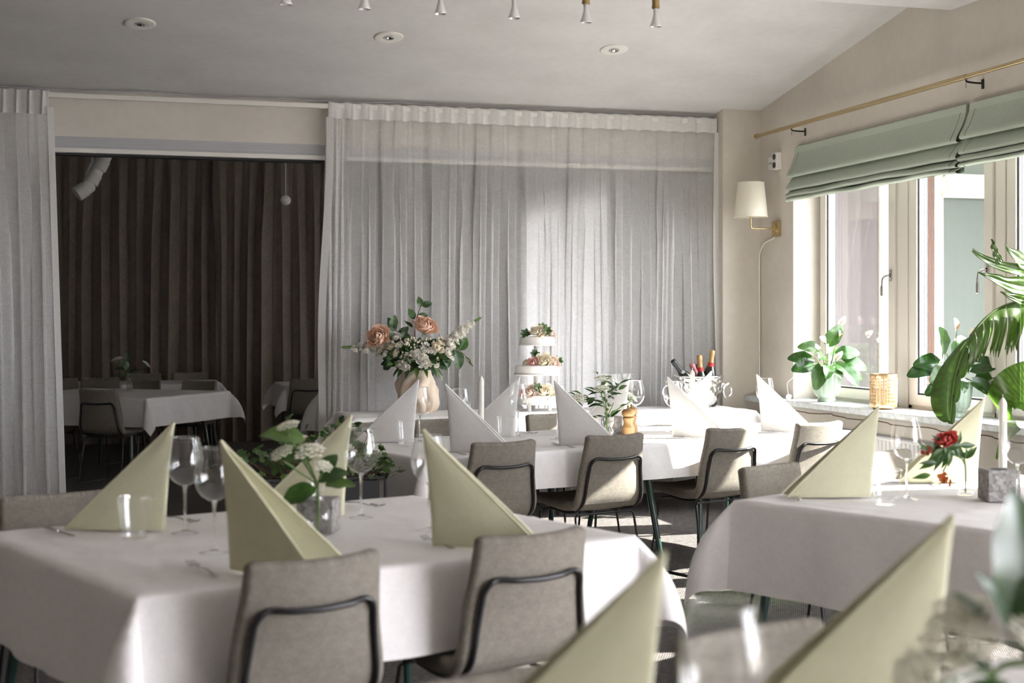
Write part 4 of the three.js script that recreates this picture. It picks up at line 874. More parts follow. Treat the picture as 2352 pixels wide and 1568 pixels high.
// ------------------------------------------------------------------ serving table: vase with bouquet
const VX = 2.185, VZ = -10.3, VY = 0.738;
{
  const g = thing('vase', 'cream ceramic vase with deep wavy folds, holding the large bouquet', 'vase', [VX, VY, VZ]);
  const prof = [[0.098, 0], [0.118, 0.02], [0.13, 0.06], [0.14, 0.11], [0.142, 0.16], [0.128, 0.22], [0.112, 0.27], [0.104, 0.315]];
  const pr = (t) => { const k = t * (prof.length - 1), i = Math.min(prof.length - 2, Math.floor(k)), f = k - i; return [lerp(prof[i][0], prof[i + 1][0], f), lerp(prof[i][1], prof[i + 1][1], f)]; };
  const wav = (a, y) => { const k = smooth(0.318, 0.2, y); return k * (0.014 * Math.sin(3 * a + 1.2 * Math.sin(y * 17) + 0.6) + 0.017 * Math.sin(7 * a + 1.6 * Math.sin(y * 21 + a)) + 0.007 * Math.sin(y * 40 + 2 * Math.sin(2 * a))); };
  part('body', sheet(160, 50, (s, t) => { const a = s * 2 * Math.PI, [r, y] = pr(t), q = r + wav(a, y); return [q * Math.cos(a), y, -q * Math.sin(a)]; }, null, 0.008), mat.ceramic, g);
  part('base', cyl(0.10, 0.1, 0.012, 0, 0.006, 0, 32), mat.ceramic, g);
  const F = [VX, VY + 0.24, VZ];
  const P = (x, y, z) => [VX + x, VY + y, VZ + z];
  roseThing('peach_rose', 'large peach rose facing left in the bouquet', P(-0.285, 0.545, 0.06), [-0.55, 0.45, 0.75], 0.085, mat.petalPeach, bigRose[0], F);
  roseThing('peach_rose', 'large peach rose at the top middle of the bouquet', P(0.035, 0.61, 0.07), [0.15, 0.75, 0.6], 0.088, mat.petalPeach, bigRose[1], F);
  const spike = (label, pts, n, tipGreen) => {
    const s = thing('flower_spike', label, 'flower', P(0, 0, 0)); const c = new THREE.CatmullRomCurve3(pts.map((p) => V(...p)));
    part('stem', tube([V(0, 0.24, 0), ...c.getPoints(6)], 0.004, 30, 6), mat.stem, s);
    const r = rng(n);
    for (let k = 0; k < n; k++) { const t = k / n, p = c.getPointAt(0.12 + t * 0.72), T = c.getTangentAt(0.12 + t * 0.72), a = k * 2.4, sz = lerp(0.038, 0.018, t); const off = V(Math.cos(a), Math.sin(a) * 0.8, Math.sin(a)).multiplyScalar(sz * 0.75); aim(part('floret', roses[k % 3], mat.petalWhite, s), p.clone().add(off).toArray(), off.clone().normalize().multiplyScalar(1).add(T.clone().multiplyScalar(0.5)).toArray(), [0, 0.3, 1], sz); }
    for (let k = 0; k < 7; k++) { const p = c.getPointAt(0.84 + k * 0.023), T = c.getTangentAt(0.9); leaf(s, 'lance', k, mat.leafLight, p.toArray(), [T.x + 0.3 * Math.sin(k * 2.4), T.y + 0.3 * Math.cos(k * 2.4), T.z + 0.2], [0, 0, 1], 0.045, 'bud'); }
    return s;
  };
  spike('white flower spike leaning far out to the right of the bouquet', [[0.16, 0.44, 0.03], [0.26, 0.53, 0.04], [0.36, 0.625, 0.03], [0.465, 0.695, 0.02]], 30);
  spike('white flower spike pointing out to the left of the bouquet', [[-0.15, 0.46, -0.02], [-0.3, 0.48, -0.02], [-0.42, 0.485, -0.01], [-0.54, 0.485, 0]], 24);
  const wr = [[-0.045, 0.42, 0.17, 0.04], [-0.11, 0.35, 0.15, 0.042], [0.005, 0.37, 0.18, 0.046], [0.052, 0.365, 0.17, 0.024], [0.095, 0.365, 0.15, 0.034], [-0.1, 0.425, 0.15, 0.022], [0.02, 0.455, 0.17, 0.028], [0.11, 0.47, 0.14, 0.052], [0.07, 0.45, 0.17, 0.03], [0.195, 0.43, 0.1, 0.05], [0.22, 0.495, 0.08, 0.034], [-0.18, 0.43, 0.12, 0.03], [-0.15, 0.49, 0.12, 0.032], [-0.245, 0.43, 0.08, 0.028], [-0.16, 0.545, 0.06, 0.036], [0.14, 0.505, 0.12, 0.03], [-0.155, 0.36, 0.13, 0.026], [0.01, 0.42, 0.19, 0.02], [0.035, 0.5, 0.16, 0.02], [-0.21, 0.475, 0.1, 0.024]];
  wr.forEach(([x, y, z, s], k) => roseThing('white_rose', 'small white rose in the dense middle of the bouquet', P(x, y, z), [x * 1.6, (y - 0.36) * 1.5 + 0.1, z + 0.1], s, k % 4 === 3 ? mat.petalCream : mat.petalWhite, s < 0.026 ? bud : roses[k % 3], F, 'white roses in the bouquet'));
  const branch = (label, pts, lv, m) => { const b = thing('leafy_branch', label, 'foliage', P(0, 0, 0)); part('stem', tube([[0, 0.24, 0], ...pts], 0.0032, 40, 6), mat.stemBrown, b); lv.forEach(([x, y, z, dx, dy, dz, sz, kind], k) => leaf(b, kind ?? 'oval', k, m[k % m.length], [x, y, z], [dx, dy, dz], [0.1, 0.25, 1], sz)); return b; };
  branch('tall leafy branch rising above the bouquet', [[-0.02, 0.5, 0], [-0.01, 0.66, 0.01], [0.01, 0.74, 0.01], [0.035, 0.8, 0.01]], [[-0.02, 0.69, 0.01, -0.55, 1, 0.1, 0.095], [0.0, 0.7, 0.01, 0.75, 0.25, 0.2, 0.09], [0.025, 0.78, 0.01, -0.1, 1, 0.1, 0.085], [0.035, 0.79, 0.01, 0.9, 0.25, 0.2, 0.085], [-0.03, 0.63, 0, -0.9, 0.7, 0.1, 0.09, 'lance'], [0.0, 0.62, 0, 0.3, 0.8, 0.1, 0.07, 'lance']], [mat.leafMid, mat.leafDark]);
  branch('leafy branch on the right of the bouquet with a thin drooping tip', [[0.15, 0.44, 0.03], [0.28, 0.47, 0.04], [0.37, 0.41, 0.03], [0.42, 0.34, 0.03]], [[0.27, 0.47, 0.04, 0.45, 0.8, 0.2, 0.11], [0.28, 0.46, 0.05, 0.25, -0.9, 0.2, 0.16], [0.31, 0.46, 0.04, 0.55, 0.75, 0, 0.13, 'oval'], [0.2, 0.43, 0.06, 0.2, -0.8, 0.3, 0.11], [0.25, 0.44, 0.05, -0.3, -0.7, 0.3, 0.12, 'lance'], [0.36, 0.41, 0.03, 0.7, -0.75, 0.1, 0.1, 'lance'], [0.23, 0.5, 0.03, 0.2, 0.8, 0.1, 0.09]], [mat.leafMid, mat.leafDark]);
  branch('leafy branch on the upper left of the bouquet', [[-0.08, 0.45, 0.02], [-0.13, 0.57, 0.02], [-0.19, 0.64, 0.02]], [[-0.17, 0.6, 0.02, -0.4, 0.9, 0.1, 0.12], [-0.19, 0.62, 0.02, 0.2, 0.9, 0.2, 0.11], [-0.14, 0.57, 0.03, 0.5, 0.5, 0.3, 0.1], [-0.15, 0.55, 0.03, -0.7, 0.2, 0.2, 0.1], [-0.1, 0.52, 0.04, -0.1, 0.8, 0.3, 0.11]], [mat.leafDark, mat.leafMid]);
  const bush = thing('bouquet_greenery', 'dense dark green leaves and berries filling the middle of the bouquet', 'foliage', P(0, 0, 0));
  const r = rng(55);
  for (let k = 0; k < 120; k++) { const a = r() * 6.283, q = Math.sqrt(r()), x = 0.25 * q * Math.cos(a), z = 0.16 * q * Math.sin(a), y = 0.34 + 0.2 * r() * (1 - 0.5 * q) + 0.02; leaf(bush, k % 3 ? 'oval' : 'lance', k, [mat.leafDark, mat.leafMid, mat.leafBlue, mat.leafDark][k % 4], [x * 0.85, y, z * 0.85], [x * 3 + (r() - 0.5) * 0.5, (y - 0.42) * 4 + (r() - 0.35) * 0.8, z * 3 + (r() - 0.5) * 0.4], [0.1, 0.5, 1], 0.065 + 0.055 * r()); }
  for (let k = 0; k < 70; k++) { const a = r() * 6.283, q = Math.sqrt(r()), x = 0.24 * q * Math.cos(a), z = 0.1 + 0.06 * r(); leaf(bush, k % 2 ? 'oval' : 'lance', k, [mat.leafLight, mat.leafMid, mat.leafBlue][k % 3], [x, 0.36 + 0.2 * r() * (1 - 0.5 * q), z], [x * 3 + (r() - 0.5), (r() - 0.4), 0.8], [0.1, 0.6, 0.8], 0.035 + 0.03 * r()); }
  for (let k = 0; k < 14; k++) { const a = k / 14 * 6.283; leaf(bush, 'lance', k, [mat.leafMid, mat.leafLight, mat.leafBlue][k % 3], [0.12 * Math.cos(a), 0.34, 0.12 * Math.sin(a)], [Math.cos(a), -0.7 - 0.4 * r(), Math.sin(a)], [0, 1, 0.5], 0.1 + 0.03 * r()); }
  const st = []; for (let k = 0; k < 26; k++) { const a = r() * 6.28, q = 0.2 * Math.sqrt(r()); st.push(rod([0.04 * Math.cos(a), 0.27, 0.04 * Math.sin(a)], [q * Math.cos(a), 0.5 + 0.08 * r(), q * 0.7 * Math.sin(a)], 0.003, 0.002, 5)); }
  part('stems', st, mat.stemBrown, bush);
  part('bud_cluster', Array.from({ length: 90 }, () => { const a = r() * 6.28, q = 0.24 * Math.sqrt(r()); return ball(0.006 + 0.004 * r(), q * Math.cos(a), 0.36 + 0.2 * r(), Math.abs(q * 0.7 * Math.sin(a)) + 0.05, 1, 1.2, 1, 7); }), mat.petalCream, bush).userData.kind = 'stuff';
}
// ------------------------------------------------------------------ tiered stand with roses
const CX = 3.118, CY = 0.738, CZ = -10.32;
{
  const g = thing('tiered_stand', 'white three-tier round stand dressed with roses on the serving table', 'cake stand', [CX, CY, CZ]);
  const tier = (r, y0, y1) => [lathe([[0, y0], [r + 0.006, y0], [r + 0.008, y0 + 0.006], [r + 0.005, y0 + 0.012], [r, y0 + 0.014], [r, y1 - 0.008], [r - 0.003, y1 - 0.002], [r - 0.01, y1], [0, y1]], 56)];
  for (const [r, a, b] of [[0.142, 0.045, 0.115], [0.166, 0.267, 0.342], [0.131, 0.49, 0.56]]) { const t = part('tier', tier(r, a, b), mat.cake, g); }
  part('column', [cyl(0.026, 0.026, 0.16, 0, 0.19, 0, 24)], mat.cake, g);
  part('column', [cyl(0.026, 0.026, 0.155, 0, 0.415, 0, 24)], mat.cake, g);
  for (const [x, z] of [[-0.08, 0.06], [0.08, 0.06], [0, -0.1]]) part('leg', cyl(0.018, 0.018, 0.046, x, 0.023, z, 16), mat.cake, g);
  const put = (label, x, y, z, s, m, dir, k, grp) => roseThing('rose', label, [CX + x, CY + y, CZ + z], dir, s, m, roses[k % 3], null, grp);
  put('large cream rose on the top tier of the white stand', -0.02, 0.575, 0.07, 0.055, mat.petalCream, [-0.25, 0.7, 0.6], 0);
  put('small cream rose in front on the top tier of the stand', 0.005, 0.565, 0.1, 0.036, mat.petalCream, [0.2, 0.3, 0.9], 1);
  put('pink rose on the right of the top tier of the stand', 0.08, 0.573, 0.06, 0.042, mat.petalBlush, [0.6, 0.5, 0.5], 2);
  put('large cream rose in the middle of the second tier', 0.02, 0.365, 0.1, 0.06, mat.petalCream, [-0.1, 0.45, 0.9], 0);
  put('deep pink rose on the left of the second tier', -0.058, 0.36, 0.1, 0.04, mat.petalPink, [-0.4, 0.4, 0.8], 1);
  put('blush rose on the right of the second tier', 0.1, 0.36, 0.085, 0.044, mat.petalBlush, [0.4, 0.4, 0.8], 2);
  put('pale pink rose at the back of the second tier', 0.075, 0.375, 0.03, 0.045, mat.petalBlush, [0.3, 0.8, 0.3], 0);
  put('closed cream bud at the left end of the second tier', -0.105, 0.355, 0.07, 0.026, mat.petalCream, [-0.7, 0.3, 0.5], 1);
  put('cream rose in the middle of the lowest tier', 0.025, 0.138, 0.09, 0.058, mat.petalCream, [0, 0.45, 0.9], 2);
  put('pink rose on the left of the lowest tier', -0.07, 0.135, 0.08, 0.05, mat.petalBlush, [-0.4, 0.5, 0.7], 0);
  put('deep pink rose at the far left of the lowest tier', -0.115, 0.128, 0.05, 0.034, mat.petalPink, [-0.7, 0.4, 0.5], 1);
  put('small yellow-cream rose on the right of the lowest tier', 0.08, 0.13, 0.09, 0.03, mat.petalCream, [0.5, 0.4, 0.8], 2);
  put('pale pink rose at the back right of the lowest tier', 0.075, 0.14, 0.04, 0.05, mat.petalBlush, [0.4, 0.8, 0.3], 1);
  const sprig = (label, x, y, z, n, dir, m) => { const s = thing('leaf_sprig', label, 'foliage', [CX + x, CY + y, CZ + z]); for (let k = 0; k < n; k++) { const a = k / n * 6.28; leaf(s, 'oval', k, m, [0, 0, 0], [dir[0] + 0.9 * Math.cos(a), dir[1] + 0.9 * Math.sin(a), dir[2] + 0.3], [0, 0.2, 1], 0.05); } part('stem', rod([0, -0.008, 0], [0, 0.012, 0], 0.003, 0.003, 6), mat.stem, s); };
  sprig('dark leaf sprig at the left edge of the top tier', -0.105, 0.58, 0.05, 6, [-0.4, 0, 0.2], mat.leafDark);
  sprig('green leaf sprig between the top tier roses', 0.045, 0.6, 0.09, 6, [0.2, 0.1, 0.5], mat.leafMid);
  sprig('upright leaf sprig at the back of the top tier', 0.035, 0.62, 0.02, 4, [0.2, 0.9, 0], mat.leafLight);
  sprig('dark leaf sprig above the second tier roses', -0.04, 0.42, 0.06, 6, [0, 0.5, 0.3], mat.leafDark);
  sprig('green leaf sprig at the right edge of the second tier', 0.145, 0.37, 0.05, 6, [0.3, 0, 0.3], mat.leafMid);
  sprig('dark leaf sprig over the lowest tier roses', -0.035, 0.175, 0.1, 6, [0, 0.2, 0.6], mat.leafDark);
}
// ------------------------------------------------------------------ champagne bowl and bottles
{
  const BX = 4.42, BY = 0.738, BZ = -10.3;
  const g = thing('champagne_bowl', 'hammered silver champagne bowl with ring handles, full of bottles', 'bowl', [BX, BY, BZ]);
  part('bowl', lathe([[0.10, 0.015], [0.13, 0.03], [0.165, 0.075], [0.185, 0.13], [0.196, 0.2], [0.204, 0.245], [0.2, 0.245], [0.19, 0.2], [0.178, 0.13], [0.158, 0.08], [0.12, 0.04], [0, 0.03]].slice(), 64), mat.silver, g);
  part('rim', at(new THREE.TorusGeometry(0.203, 0.006, 10, 64), 0, 0.246, 0, Math.PI / 2), mat.silverPlain, g);
  part('foot', lathe([[0, 0], [0.115, 0], [0.118, 0.008], [0.1, 0.018], [0, 0.018]], 48), mat.silverPlain, g);
  for (const s of [1, -1]) { const h = part('ring_handle', at(new THREE.TorusGeometry(0.05, 0.009, 10, 32), s * 0.245, 0.13, 0.02, 0, 0.5 * s, 0), mat.silverPlain, g); part('handle_mount', [rod([s * 0.185, 0.18, 0.01], [s * 0.25, 0.178, 0.02], 0.016, 0.013), ball(0.018, s * 0.245, 0.18, 0.02)], mat.silverPlain, h); }
  const bottle = (label, tip, foot, foil, neck, collar, badge) => {
    // built upright along +y from its base, then laid along the line foot -> tip
    const b = thing('champagne_bottle', label, 'bottle');
    part('glass', lathe([[0, 0], [0.042, 0.002], [0.044, 0.01], [0.044, 0.16], [0.042, 0.18], [0.034, 0.208], [0.022, 0.235], [0.0165, 0.26], [0.0155, 0.315], [0, 0.316]], 32), mat.bottleGlass, b);
    const f = part('neck_foil', lathe([[0.0235, 0.232], [0.0185, 0.255], [0.0172, 0.28], [0.0172, 0.293], [0.0195, 0.297], [0.0195, 0.309], [0.0185, 0.313], [0.0195, 0.322], [0.0165, 0.334], [0, 0.338]], 28), foil, b);
    if (collar) part('neck_label', lathe([[0.0275, 0.222], [0.024, 0.232], [0.0215, 0.245], [0.0207, 0.252]], 28), collar, b);
    if (badge) part('neck_badge', [at(new THREE.TorusGeometry(0.0085, 0.0018, 8, 20), 0.0, 0.232, 0.0245, -0.5), ball(0.0035, 0, 0.232, 0.0245)], mat.labelWhite, b, 'small round white emblem');
    part('front_label', at(new THREE.CylinderGeometry(0.0445, 0.0445, 0.07, 24, 1, true, -0.9, 1.8), 0, 0.1, 0), mat.labelWhite, b);
    const d = V(...tip).sub(V(...foot)), y = d.clone().normalize(), x = new THREE.Vector3().crossVectors(y, V(0, 0, 1)).normalize(), z = new THREE.Vector3().crossVectors(x, y);
    b.quaternion.setFromRotationMatrix(new THREE.Matrix4().makeBasis(x, y, z));
    const s = 1.18; b.scale.setScalar(s);
    b.position.copy(V(...tip).addScaledVector(y, -0.338 * s));
    return b;
  };
  const Q = (x, y, z) => [BX + x, BY + y, BZ + z];
  bottle('dark champagne bottle with black foil leaning left out of the silver bowl', Q(-0.225, 0.375, 0.03), Q(0.02, 0.08, 0.03), mat.foilBlack, 0, null, true);
  bottle('champagne bottle with dull pink foil lying back in the silver bowl', Q(-0.05, 0.345, -0.01), Q(0.12, 0.06, -0.06), mat.foilPink, 0, null, false);
  bottle('shorter champagne bottle with gold foil in the silver bowl', Q(0.025, 0.415, -0.02), Q(0.05, 0.03, -0.03), mat.foilGold, 0, mat.labelRed, false);
  bottle('taller champagne bottle with gold foil at the right of the bowl', Q(0.137, 0.45, -0.02), Q(0.09, 0.05, -0.03), mat.foilGold, 0, mat.labelRed, false);
  bottle('dark champagne bottle mostly hidden between the gold-foiled ones', Q(0.06, 0.345, -0.09), Q(-0.06, 0.05, -0.07), mat.foilBlack, 0, null, false);
}
{
  // tall glasses grouped on the serving table
  const g0 = thing('tall_glass', 'tall clear glass in the group of glasses on the serving table', 'glass', [3.62, 0.738, -10.2], 0, 'tall glasses on the serving table');
  part('wall', lathe([[0.033, 0.012], [0.037, 0.1], [0.041, 0.27]], 32), mat.glassThin, g0);
  part('rim', at(new THREE.TorusGeometry(0.041, 0.0012, 6, 32), 0, 0.27, 0, Math.PI / 2), mat.glassSolid, g0);
  part('base', lathe([[0, 0.0005], [0.032, 0.0005], [0.0335, 0.004], [0.0335, 0.014], [0, 0.014]], 32), mat.glassThin, g0);
  for (const [x, z] of [[3.71, -10.2], [3.80, -10.2], [3.665, -10.28], [3.755, -10.28], [3.845, -10.28]]) copy(g0, [x, 0.738, z], 0);
}
// ------------------------------------------------------------------ middle table: candles, mill, flowers
const tt = 0.7495;
function candle(x, z, h, label, where, y = tt) {
  const g = thing('candle', label, 'candle', [x, y, z]);
  part('wax', lathe([[0, 0.012], [0.0152, 0.012], [0.0152, h - 0.03], [0.014, h - 0.02], [0.006, h - 0.004], [0, h]], 24), mat.wax, g);
  part('wick', rod([0, h - 0.004, 0], [0.001, h + 0.012, 0], 0.0012, 0.001, 6), mat.wax, g);
  const c = thing('candle_holder', 'small clear glass holder under ' + label.replace(/ (between|in front|cut).*/, '') + where, 'candle holder', [x, y, z]);
  part('cup', lathe([[0.0185, 0.012], [0.02, 0.03], [0.028, 0.05]], 24), mat.glassThin, c);
  part('base', lathe([[0, 0.0005], [0.034, 0.0005], [0.036, 0.004], [0.03, 0.011], [0, 0.0115]], 28), mat.glassThin, c);
}
{
  let p = loc(T2, -0.807, -0.05); candle(p[0], p[1], 0.365, 'the tall ivory candle between two napkins at left of the middle table', ' between two napkins');
  p = loc(T2, 0.765, -0.05); candle(p[0], p[1], 0.365, 'the tall ivory candle in front of the champagne bowl', ' before the champagne bowl');
  const mill = (x, z, label) => {
    const q = loc(T2, x, z), g = thing('pepper_mill', label, 'pepper mill', [q[0], tt, q[1]]);
    part('body', lathe([[0, 0], [0.037, 0], [0.038, 0.004], [0.038, 0.03], [0.036, 0.036], [0.038, 0.04], [0.036, 0.048], [0.029, 0.06], [0.027, 0.072], [0.03, 0.085], [0.034, 0.094], [0.034, 0.1], [0.03, 0.104], [0, 0.104]], 40), mat.wood, g);
    part('head', lathe([[0, 0.105], [0.026, 0.105], [0.034, 0.112], [0.0385, 0.124], [0.037, 0.138], [0.028, 0.149], [0.014, 0.153], [0, 0.153]], 40), mat.wood, g);
    part('knob', [cyl(0.005, 0.007, 0.01, 0, 0.157, 0, 12), ball(0.0075, 0, 0.165, 0)], mat.agedBrass, g);
  };
  mill(0.183, 0.03, 'light wooden pepper mill in front, beside the small flower vases');
  mill(0.285, -0.06, 'wooden pepper mill half hidden behind the front one');
  const b = loc(T2, 0.14, -0.07), g = thing('stone_candle_block', 'grey stone block behind the pepper mills on the middle table', 'candle holder', [b[0], tt, b[1]], 20);
  part('block', rbox(0.09, 0.105, 0.09, 0.003, 0, 0.0525, 0), mat.concrete, g); part('recess', cyl(0.03, 0.03, 0.002, 0, 0.1055, 0, 24), mat.hole, g);
}
function glassVase(label, x, z, h, r, y = tt, neck = 0.75, waist = 1) {
  const g = thing('glass_vase', label, 'vase', [x, y, z]);
  part('wall', lathe([[r * 0.85, 0.012], [r, 0.03], [r * waist, h * 0.45], [r, h * 0.62], [r * neck, h * 0.8], [r * neck * 1.05, h]], 36), mat.glassThin, g);
  part('base', lathe([[0, 0.0005], [r * 0.82, 0.0005], [r * 0.86, 0.004], [r * 0.86, 0.013], [0, 0.013]], 36), mat.glassThin, g);
  part('rim', at(new THREE.TorusGeometry(r * neck * 1.05, 0.0013, 6, 32), 0, h, 0, Math.PI / 2), mat.glassSolid, g);
  return g;
}
{
  let p = loc(T2, 0.049, 0.0);
  glassVase('small waisted glass vase with white flowers in front of the pepper mill', p[0], p[1], 0.11, 0.045, tt, 1.0, 0.7);
  const r = rng(7), mk = (n, c, spread, y0) => Array.from({ length: n }, (_, k) => { const a = k * 2.4 + r(), y = y0 + 0.16 * r(); return [c[0] + 0.02 * Math.cos(a), y, c[1] + 0.02 * Math.sin(a), Math.cos(a) * spread, 0.25 + 0.5 * r(), Math.sin(a) * spread, 0.06 + 0.035 * r(), 'lance']; });
  posy('white umbel flowers with dark narrow leaves in the front glass vase', [p[0], tt, p[1]], [0, 0.1, 0], [[-0.03, 0.33, 0.02, 0.055], [-0.055, 0.275, 0.05, 0.045], [0.135, 0.225, 0.03, 0.045], [0.02, 0.2, 0.05, 0.012]], [...mk(26, [0, 0], 1, 0.1), ...mk(10, [0.05, 0.01], 1, 0.17), ...mk(8, [-0.05, 0], 1, 0.2)], [mat.leafDark, mat.leafMid, mat.leafBlue]);
  p = loc(T2, -0.045, -0.06);
  glassVase('small glass vase half hidden behind the white napkin, left of the other', p[0], p[1], 0.11, 0.04, tt, 1.0, 0.8);
  posy('white umbel flowers leaning left, behind the second white napkin', [p[0], tt, p[1]], [-0.02, 0.1, 0], [[-0.08, 0.215, 0.05, 0.05], [-0.105, 0.16, 0.07, 0.04]], [...mk(16, [-0.02, 0], 1, 0.08), ...mk(10, [-0.06, 0.02], 1, 0.08)], [mat.leafDark, mat.leafMid]);
}
// ------------------------------------------------------------------ foreground left table: bottle vase and block
{
  const p = loc(T1, 0.001, 0.075);
  const g = thing('bottle_vase', 'small clear bottle vase with a narrow neck on the left foreground table', 'vase', [p[0], tt, p[1]]);
  part('wall', lathe([[0.036, 0.01], [0.043, 0.03], [0.044, 0.06], [0.038, 0.085], [0.022, 0.105], [0.017, 0.12], [0.018, 0.14], [0.026, 0.15]], 36), mat.glassThin, g);
  part('base', lathe([[0, 0.0005], [0.034, 0.0005], [0.037, 0.004], [0.037, 0.011], [0, 0.011]], 36), mat.glassThin, g);
  part('rim', at(new THREE.TorusGeometry(0.026, 0.002, 6, 32), 0, 0.15, 0, Math.PI / 2), mat.glassSolid, g);
  posy('blurred white flowers with broad green leaves in the bottle vase', [p[0], tt, p[1]], [0, 0.145, 0], [[-0.095, 0.345, 0.02, 0.036], [-0.035, 0.265, 0.03, 0.052], [-0.115, 0.265, 0.04, 0.036], [-0.06, 0.3, -0.02, 0.03], [0.01, 0.22, 0.04, 0.03]],
    [[-0.04, 0.3, 0.02, -1, 0.3, 0.1, 0.15, 'oval'], [-0.03, 0.25, 0.04, -0.8, 0.15, 0.2, 0.11, 'oval'], [0.0, 0.17, 0.02, 1, 0.6, 0.1, 0.11, 'oval'], [0.02, 0.16, 0.02, 1, 0.15, 0.3, 0.1, 'oval'], [-0.01, 0.155, 0.03, -1, -0.25, 0.3, 0.13, 'oval'], [0.01, 0.19, 0.0, 0.5, 0.8, 0, 0.09, 'oval']], [mat.leafLight, mat.leafMid, mat.leafDark]);
  const q = loc(T1, 0.055, -0.015), b = thing('concrete_block', 'square concrete candle block behind the bottle vase on the left foreground table', 'candle holder', [q[0], tt, q[1]], -22);
  part('block', rbox(0.115, 0.105, 0.115, 0.003, 0, 0.0525, 0), mat.concrete, b);
  part('tealight_glass', lathe([[0.03, 0.1055], [0.034, 0.12], [0.036, 0.16]], 24), mat.glassThin, b);
}
{
  // right-hand table: block with candle and the red flowers
  const q = loc(T3, -0.10, 0.03), b = thing('concrete_block', 'square concrete candle block on the right-hand table, beside the red flowers', 'candle holder', [q[0], tt, q[1]], -15);
  part('block', rbox(0.12, 0.115, 0.12, 0.003, 0, 0.0575, 0), mat.concrete, b); part('recess', cyl(0.03, 0.03, 0.002, 0, 0.1155, 0, 24), mat.hole, b);
  const c = loc(T3, 0.13, -0.08);
  candle(c[0], c[1], 0.37, 'the pale candle cut off by the right picture edge', ' at the right picture edge');
  const f = loc(T3, -0.06, -0.13), g = thing('flower_sprig', 'red flowers with dark pointed leaves arching over the concrete block', 'flower', [f[0], tt, f[1]]);
  glassVase('small glass vase with the red flowers, behind the concrete block', f[0], f[1], 0.12, 0.035, tt, 1.0, 0.85);
  part('stem', tube([[0, 0.01, 0], [-0.005, 0.12, 0.005], [-0.04, 0.19, 0.02], [-0.1, 0.21, 0.03]], 0.0035, 24, 6), mat.stem, g);
  part('stem', tube([[0, 0.01, 0], [-0.01, 0.12, 0.01], [-0.07, 0.16, 0.03], [-0.13, 0.1, 0.05]], 0.003, 24, 6), mat.stem, g);
  aim(part('blossom', roses[0], mat.petalRed, g, 'red blossom'), [-0.1, 0.2, 0.03], [-0.5, 0.8, 0.3], [0, 0, 1], 0.042);
  aim(part('blossom', bud, mat.petalOrange, g, 'orange blossom'), [-0.115, 0.08, 0.06], [-0.7, -0.5, 0.3], [0, 0, 1], 0.028);
  aim(part('blossom', bud, mat.petalRed, g), [-0.19, 0.17, 0.04], [-0.7, 0.4, 0.3], [0, 0, 1], 0.02);
  const r = rng(12);
  for (let k = 0; k < 34; k++) { const t = r(), a = r() * 6.28, x = -0.04 - 0.15 * t, y = 0.2 - 0.13 * t * r(); leaf(g, 'lance', k, [mat.leafDark, mat.leafMid][k % 2], [x, y, 0.02 + 0.03 * r()], [-0.6 + Math.cos(a), Math.sin(a) * 0.9, 0.4 * (r() - 0.3)], [0, 0.3, 1], 0.06 + 0.035 * r()); }
  for (let k = 0; k < 8; k++) leaf(g, 'lance', k, mat.leafMid, [0, 0.14, 0], [Math.cos(k), 0.9, Math.sin(k)], [0, 0.3, 1], 0.07);
}
{
  // nearest table: out-of-focus flowers
  const p = loc(T4, 0.03, 0.02);
  glassVase('blurred glass vase with flowers at the lower right corner', p[0], p[1], 0.17, 0.05, tt, 0.95, 0.95);
  posy('strongly blurred white flowers and dark green leaves at the lower right', [p[0], tt, p[1]], [0, 0.17, 0], [[-0.085, 0.245, 0.05, 0.05], [-0.15, 0.2, 0.06, 0.04], [0.045, 0.235, 0.04, 0.055], [-0.03, 0.27, -0.03, 0.04], [0.1, 0.21, 0.0, 0.04]],
    [[0.02, 0.26, 0.02, 0.12, 1, 0.05, 0.19, 'oval'], [0.02, 0.25, 0.03, 0.5, 0.9, 0.1, 0.15, 'oval'], [-0.02, 0.25, 0.03, -0.5, 0.45, 0.2, 0.12, 'lance'], [0.0, 0.22, 0.04, -0.3, 0.8, 0.2, 0.14, 'oval'], [-0.03, 0.2, 0.04, -1, 0.35, 0.1, 0.12, 'lance'], [-0.01, 0.18, 0.05, -1, -0.05, 0.2, 0.12, 'lance'], [0.06, 0.2, 0.05, 0.9, 0.4, 0.2, 0.1, 'oval'], [0.03, 0.19, 0.06, 0.2, 0.5, 0.5, 0.08, 'oval'], [0.05, 0.27, 0, 0.8, 0.8, 0, 0.14, 'oval']], [mat.leafDark, mat.leafDark, mat.leafMid]);
}
{
  // far room: little vase
  const g = thing('glass_vase', 'small round glass vase on the front table of the far room', 'vase', [0.164, tt, -13.91]);
  part('wall', lathe([[0.04, 0.012], [0.05, 0.04], [0.048, 0.075], [0.035, 0.1], [0.03, 0.115], [0.036, 0.125]], 30), mat.glassThin, g);
  part('base', lathe([[0, 0.0005], [0.038, 0.0005], [0.041, 0.012], [0, 0.012]], 30), mat.glassThin, g);
  posy('two white flower heads with green leaves in the far room vase', [0.164, tt, -13.91], [0, 0.12, 0], [[-0.1, 0.30, 0, 0.055], [0.17, 0.255, 0.0, 0.045]], [[-0.01, 0.2, 0, -0.1, 1, 0.1, 0.12, 'oval'], [-0.01, 0.28, 0, 0.15, 1, 0.1, 0.1, 'oval'], [-0.02, 0.2, 0, -0.9, 0.3, 0.1, 0.11, 'oval'], [0.02, 0.17, 0, 0.9, 0.5, 0.1, 0.1, 'oval'], [0, 0.15, 0.02, -0.8, 0.1, 0.1, 0.08, 'oval'], [0.0, 0.34, 0, 0.1, 1, 0, 0.06, 'oval']], [mat.leafMid, mat.leafDark]);
}
